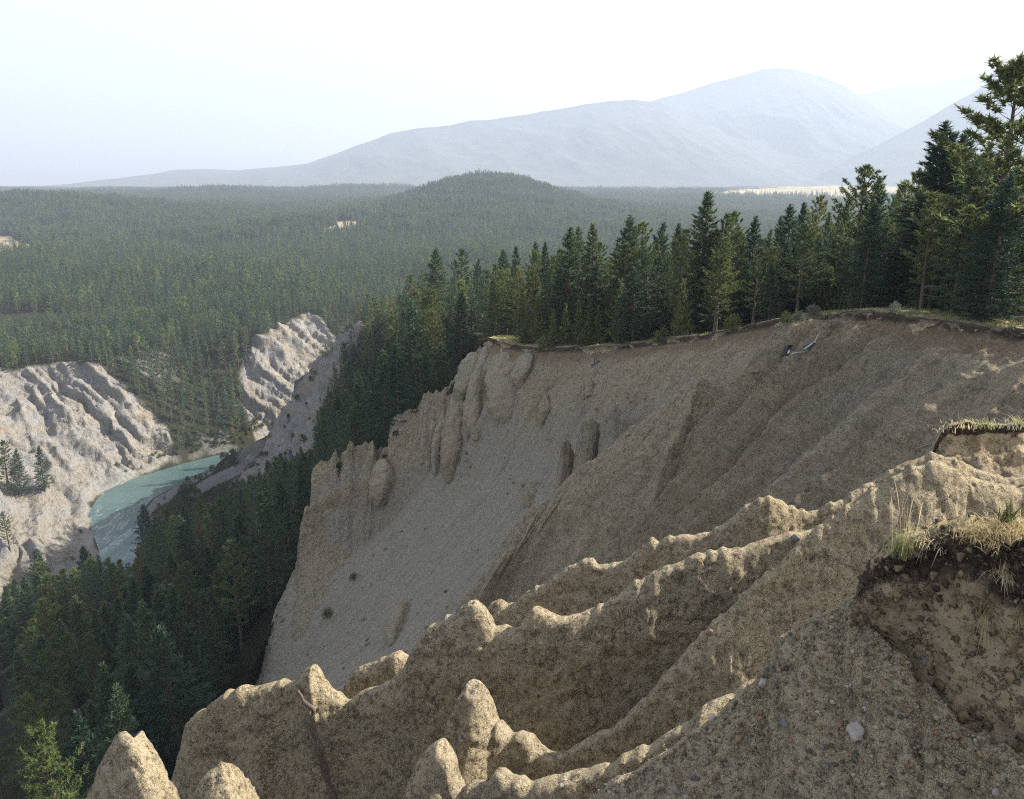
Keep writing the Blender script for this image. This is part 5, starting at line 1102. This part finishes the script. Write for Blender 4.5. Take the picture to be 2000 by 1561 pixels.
# far plateau
P_all, H_all = [], []
for n, r0, r1, d in ((30000, 735, 1000, 5.2), (60000, 1000, 1500, 5.6), (75000, 1500, 2500, 0), (70000, 2500, 4300, 0)):
    x, y, z, hh, bm_, m = region(n, r0, r1, d, lambda x, y, m, b_: (y >= 700) & (b_ == 0), (8, 21), -35, 35)
    cl = fbm(np.stack([x/130, y/130, 0*x], -1), 3, 88); k = cl > -.62+.0*x
    P_all.append(np.stack([x, y, z-.2], -1)[k]); H_all.append(hh[k]*(1 if r1 < 2000 else 1.1))
P_all = np.concatenate(P_all); H_all = np.concatenate(H_all); r_ = g.random(len(P_all))
scatter('forest', P_all, H_all, np.where(r_ < .45, 4, np.where(r_ < .8, 5, 6)), 'unbroken conifer forest over the far plateau and its round hill', 1.1)
log('far forest', len(P_all))
# riverside bushes and shrubs on the bare slopes
x, y, z, hh, bm_, m = region(9000, 330, 620, 2.6, lambda x, y, m, b_: ((m['dB'] < 13) & (m['dB'] > 3.5) & m['inSL'] & (x > -245) & (y > 440)) | ((m['dD'] < 30) & (m['dD'] > 3) & m['inSR'] & (g.random(len(x)) < .4)) | ((b_ == 3) & (g.random(len(x)) < .35)) | ((b_ == 1) & (g.random(len(x)) < .03)), (1.6, 4.5))
scatter('riverside_shrubs', np.stack([x, y, z-.2], -1), hh, np.full(len(x), 7), 'low bushes along the river banks and on the shaded grey spur')
log('forests')
# ================================================================== grasses and small plants
def blades(base, n, h0, h1, lean, seed, w=.006, spread=.12, heads=0., curve=.5, dirb=None):
    """n curved blades around base; returns tris"""
    g = np.random.default_rng(seed); V = []; Fc = []; k = 0
    for i in range(n):
        b0 = np.asarray(base)+np.r_[g.normal(0, spread, 2), 0]*np.array([1, 1, 0]); h = g.uniform(h0, h1); a = g.random()*6.28; ln = lean*g.uniform(.3, 1.4)
        d = np.array([math.cos(a), math.sin(a), 0])*ln
        if dirb is not None: d = d+np.asarray(dirb)*ln
        s = np.linspace(0, 1, 5); p = b0+s[:, None]*h*np.array([0, 0, 1.])+(s**1.7)[:, None]*h*d-np.array([0, 0, 1.])*(s**2.5)[:, None]*h*curve*np.linalg.norm(d)
        sd_ = np.cross(d+1e-4, [0, 0, 1.]); sd_ /= np.linalg.norm(sd_)+1e-9; ww = w*np.array([1, .9, .7, .45, .1])[:, None]
        if heads and g.random() < heads: ww = w*np.array([.5, .5, .5, 1.6, .4])[:, None]
        q = np.concatenate([p-sd_*ww, p+sd_*ww]); V.append(q)
        for j in range(4): Fc.append((k+j, k+j+1, k+5+j+1, k+5+j))
        k += 10
    return np.concatenate(V), np.array(Fc)
def tuft(name, px_, py_, n, hpx, lean, seed, mat, label, w=.006, spread=.12, off=0., group=None, pos=None, **kw):
    p = cast(px_, py_)[0] if pos is None else pos
    if p is None: return
    h = hpx/F*p[1]; V, Fc = blades((0, 0, -.02), n, h*.45, h, lean, seed, w, spread, **kw)
    o = link(name, mesh_raw(name, V, Fc), mat); o.location = tuple(p); tag(o, label, 'grass', group); return o
bpy.context.view_layer.update(); DG = bpy.context.evaluated_depsgraph_get()
# tall stems at the left end of the knob
tuft('tall_grass', 1766, 1078, 22, 165, .16, 5, M_straw, 'tall dry grass stems rising from the left end of the soil knob', w=.0035, spread=.07, heads=.5, curve=.2)
tuft('grass_tuft', 1764, 1080, 150, 75, .45, 6, M_ggrass, 'thick grey-green base tuft beneath the tall dry stems', w=.0032, spread=.085)
tuft('curly_dry_weed', 1818, 1064, 40, 62, .8, 7, M_straw, 'low curled pale weed right of the tall stems', w=.004, spread=.10, curve=1.2)
tuft('arching_weed', 1830, 1066, 5, 70, .6, 17, M_straw, 'single arching pale stems beside the curled weed', w=.003, spread=.04, curve=1.6)
# golden tussocks on the right of the knob
for i, (a, b_, n, hp, ln, lb) in enumerate([(1915, 1046, 220, 50, .9, 'golden tussock spilling over the edge of the soil knob'), (1955, 1040, 300, 62, .8, 'largest golden tussock on top of the soil knob'), (1995, 1036, 260, 56, .8, 'golden tussock cut by the right edge of the picture'), (1935, 1052, 110, 44, 1.2, 'drooping straw hanging between the golden tussocks')]):
    tuft('grass_tussock', a, b_, n, hp, ln, 20+i, M_straw, lb, w=.0035, spread=.13, group='golden tussocks on the knob', curve=.9)
tuft('green_weed', 1966, 1030, 60, 75, .35, 31, M_shrub, 'small green leafy weed sticking out of the golden tussock', w=.010, spread=.03)
for i, (a, b_, n, hp, lb) in enumerate([(1925, 1200, 60, 90, 'yellow-green grass clump growing out of the dark soil face'), (1960, 1120, 90, 45, 'straw clump on the little step in the dark soil'), (1990, 1210, 30, 80, 'thin green stems at the right edge over the dark soil'), (1890, 1230, 14, 70, 'two or three dry stalks low on the dark soil face')]):
    tuft('hanging_grass', a, b_, n, hp, .7, 40+i, M_ggrass if i != 1 else M_straw, lb, w=.004, spread=.05, curve=1., dirb=(-.3, -.8, 0), group='grass on the soil face')
# roots dangling from the dark soil
lst = []; gg = np.random.default_rng(5)
for i in range(70):
    a = gg.uniform(1700, 2000); p, nn_ = cast(a, 1075+gg.uniform(10, 130)-(a-1700)*.08)
    if p is None or p[1] > 9.5: continue
    q = p-ray(a, 1100)*.01; s = np.linspace(0, 1, 6)[:, None]; L = gg.uniform(.06, .28); dd = np.array([gg.normal(0, .5), -.35, -1]); lst.append((q+s*dd*L+fbm(np.c_[s*3, s*0+i, s*0], 2, i)[:, None]*.03*s+np.array([0, -.1, 0])*s*(1-s)*.5, np.linspace(.0028, .001, 6)))
ro = tubes_obj('hanging_roots', lst, M_root, seg=4); tag(ro, kind='stuff', label='fine roots hanging out of the dark soil of the knob')
# tufts on the sod ledge
for i, (a, b_, n, hp, mt, lb) in enumerate([(1846, 836, 40, 22, M_straw, 'straw tuft at the left tip of the sod ledge'), (1866, 830, 50, 24, M_straw, 'second straw tuft along the sod ledge'), (1883, 829, 40, 22, M_straw, 'third small straw tuft along the sod ledge'), (1908, 829, 90, 30, M_ggrass, 'yellow-green clump in the middle of the sod ledge'),
        (1925, 829, 60, 22, M_ggrass, 'low clump right of the yellow-green one on the sod ledge'), (1960, 829, 110, 26, M_sage, 'grey-blue sage clump on the sod ledge'), (1990, 828, 130, 40, M_ggrass, 'tall pale grass at the right end of the sod ledge')]):
    tuft('ledge_grass', a, b_+3, n//2, hp*.8, .7, 60+i, mt, lb, w=.012, spread=.22, group='tufts on the sod ledge')
# turf along the far rim: one mass of grass
V_, F_, k_ = [], [], 0
gg = np.random.default_rng(8); nrm2 = np.c_[nr, np.zeros(len(nr))]
for i in range(2600):
    q = gg.integers(0, 399); base = RR[q]-nrm2[q]*gg.uniform(-.1, 4.5)+np.array([gg.normal(0, .1), gg.normal(0, .1), -.05])
    wgt = 1. if q < 200 or q > 385 else .3
    if gg.random() > wgt: continue
    v_, f_ = blades(base, 9, .12, .5, .5, i, .018, .16); V_.append(v_); F_.append(f_+k_); k_ += len(v_)
o = link('rim_grass', mesh_raw('rim_grass', np.concatenate(V_), np.concatenate(F_)), M_ggrass); tag(o, kind='stuff', label='pale dry grass growing along the bowl rim')
# low shrubs along the rim and grassy places
def shrub(px_, py_, wpx, mat, label, seed, hf=.8, group='low bushes on the bowl rim', name='shrub', pos=None):
    p = cast(px_, py_)[0] if pos is None else pos
    if p is None: return
    r_ = wpx/F*p[1]*.5; g = np.random.default_rng(seed); n = 700; d = g.normal(0, 1, (n, 3)); d /= np.linalg.norm(d, axis=1, keepdims=True); d[:, 2] = np.abs(d[:, 2])
    c = d*(g.random((n, 1))**.4)*np.array([r_, r_, r_*2*hf]); c *= 1+.3*noise3(d*2.2+seed, seed)[:, None]
    a = r_*.16; dd = d+g.normal(0, .6, (n, 3)); dd /= np.linalg.norm(dd, axis=1, keepdims=True); pr = np.cross(dd, g.normal(0, 1, (n, 3))); pr /= np.linalg.norm(pr, axis=1, keepdims=True)
    T = np.stack([c+pr*a*.35, c-pr*a*.35, c+dd*a*1.3], 1).reshape(-1, 3); e = bpy.data.objects.new(name, None); COL.objects.link(e); e.location = tuple(p)
    link('foliage', mesh_raw('foliage', T, np.arange(len(T)).reshape(-1, 3), False), mat, e)
    lst = [(np.array([(0, 0, -.1), tuple(d[q]*r_*.4), tuple(d[q]*r_*.95*np.array([1, 1, 1.6*hf]))]), [.03*r_, .02*r_, .006*r_]) for q in range(9)]
    tubes_obj('stems', lst, M_bark, e, 4); tag(e, label, 'shrub', group)
for i, (a, b_, w_, mt, lb) in enumerate([(1588, 612, 30, M_sage, 'pale sage bush where the rim grass begins'), (1748, 606, 26, M_sage, 'round grey sage bush on the crest of the rim grass'), (1560, 622, 24, M_sage, 'low grey bush left of the pale sage bush'), (1535, 626, 26, M_shrub, 'dark green low bush on the rim under the bare-trunked fir'),
        (1030, 668, 30, M_shrub, 'leafy bush right of the grassy rim corner'), (1066, 676, 34, M_shrub, 'dark bush spilling over the rim under the young pines'), (1140, 672, 30, M_shrub, 'bush between the young pines and the rim edge'), (1215, 668, 36, M_shrub, 'bush on the rim below the wide low-skirted fir'), (1290, 665, 34, M_shrub, 'bush on the rim right of the wide low-skirted fir'),
        (1372, 648, 40, M_shrub, 'bush under the olive pine'), (1430, 640, 36, M_shrub, 'bush hanging over the slope right of the olive pine'), (690, 1128, 18, M_shrub, 'small grey-green bush on the lower scree'), (640, 1200, 24, M_shrub, 'second bush a little lower on the scree')]):
    shrub(a, b_+3, w_, mt, lb, 80+i)
log('grass')
# ================================================================== camera, light, render
cam = bpy.data.cameras.new('camera'); co = bpy.data.objects.new('camera', cam); COL.objects.link(co)
cam.sensor_width = 36; cam.sensor_fit = 'HORIZONTAL'; cam.lens = F/2000*36; cam.clip_start = .1; cam.clip_end = 60000
co.rotation_euler = (math.radians(90)-PITCH, 0, 0); S.camera = co
SUN_AZ = math.radians(74); SUN_EL = math.radians(35)        # azimuth clockwise from the view direction (+Y)
sd = Vector((math.sin(SUN_AZ)*math.cos(SUN_EL), math.cos(SUN_AZ)*math.cos(SUN_EL), math.sin(SUN_EL)))
sl = bpy.data.lights.new('sun', 'SUN'); sl.energy = 4.8; sl.angle = math.radians(.5); sl.color = (1, .93, .82)
so = bpy.data.objects.new('sun', sl); COL.objects.link(so); so.rotation_euler = sd.to_track_quat('Z', 'Y').to_euler()
W = bpy.data.worlds.new('World'); S.world = W; W.use_nodes = True; wn = W.node_tree; bgn = wn.nodes['Background']
sk = wn.nodes.new('ShaderNodeTexSky'); sk.sky_type = 'NISHITA'; sk.sun_disc = False; sk.sun_elevation = SUN_EL; sk.sun_rotation = SUN_AZ
sk.air_density = 1.0; sk.dust_density = 3.0; sk.ozone_density = 1.0; sk.altitude = 800
hs = wn.nodes.new('ShaderNodeHueSaturation'); hs.inputs['Saturation'].default_value = .6; wn.links.new(sk.outputs[0], hs.inputs['Color']); tn = wn.nodes.new('ShaderNodeMix'); tn.data_type = 'RGBA'; tn.blend_type = 'MULTIPLY'; tn.inputs[0].default_value = 1; tn.inputs[7].default_value = (1.07, .985, .98, 1); wn.links.new(hs.outputs[0], tn.inputs[6]); wn.links.new(tn.outputs[2], bgn.inputs[0]); bgn.inputs[1].default_value = .094
S.view_settings.view_transform = 'Standard'; S.view_settings.look = 'None'; S.view_settings.exposure = 1.92; S.view_settings.gamma = 1
HAZE = True
if HAZE:
    m, nt = mat_new('valley_haze'); v = nt.nodes.new('ShaderNodeVolumePrincipled'); o_ = nt.nodes.new('ShaderNodeOutputMaterial')
    v.inputs['Density'].default_value = 1.15e-4; v.inputs['Color'].default_value = (.62, .735, .90, 1); v.inputs['Anisotropy'].default_value = .12
    v.inputs['Density Attribute'].default_value = ''; v.inputs['Color Attribute'].default_value = ''; v.inputs['Temperature Attribute'].default_value = ''
    nt.links.new(v.outputs[0], o_.inputs['Volume'])
    x0, x1, y0, y1, z0, z1 = -13000, 15000, -600, 19000, -186, 2540
    V = [(x, y, z) for x in (x0, x1) for y in (y0, y1) for z in (z0, z1)]
    Fc = [(0, 1, 3, 2), (4, 6, 7, 5), (0, 4, 5, 1), (2, 3, 7, 6), (0, 2, 6, 4), (1, 5, 7, 3)]
    me = bpy.data.meshes.new('haze'); me.from_pydata(V, [], Fc); me.update()
    tag(link('haze', me, m), kind='stuff', label='pale smoky haze filling the valley')
S.render.engine = 'CYCLES'
cy = S.cycles; cy.use_denoising = False; cy.filter_width = 1.15; cy.denoiser = 'OPENIMAGEDENOISE'; cy.max_bounces = 5; cy.diffuse_bounces = 3; cy.glossy_bounces = 2; cy.transmission_bounces = 3; cy.volume_bounces = 0; cy.transparent_max_bounces = 4
cy.use_adaptive_sampling = False; cy.adaptive_threshold = .015
cy.caustics_reflective = False; cy.caustics_refractive = False
log('done')
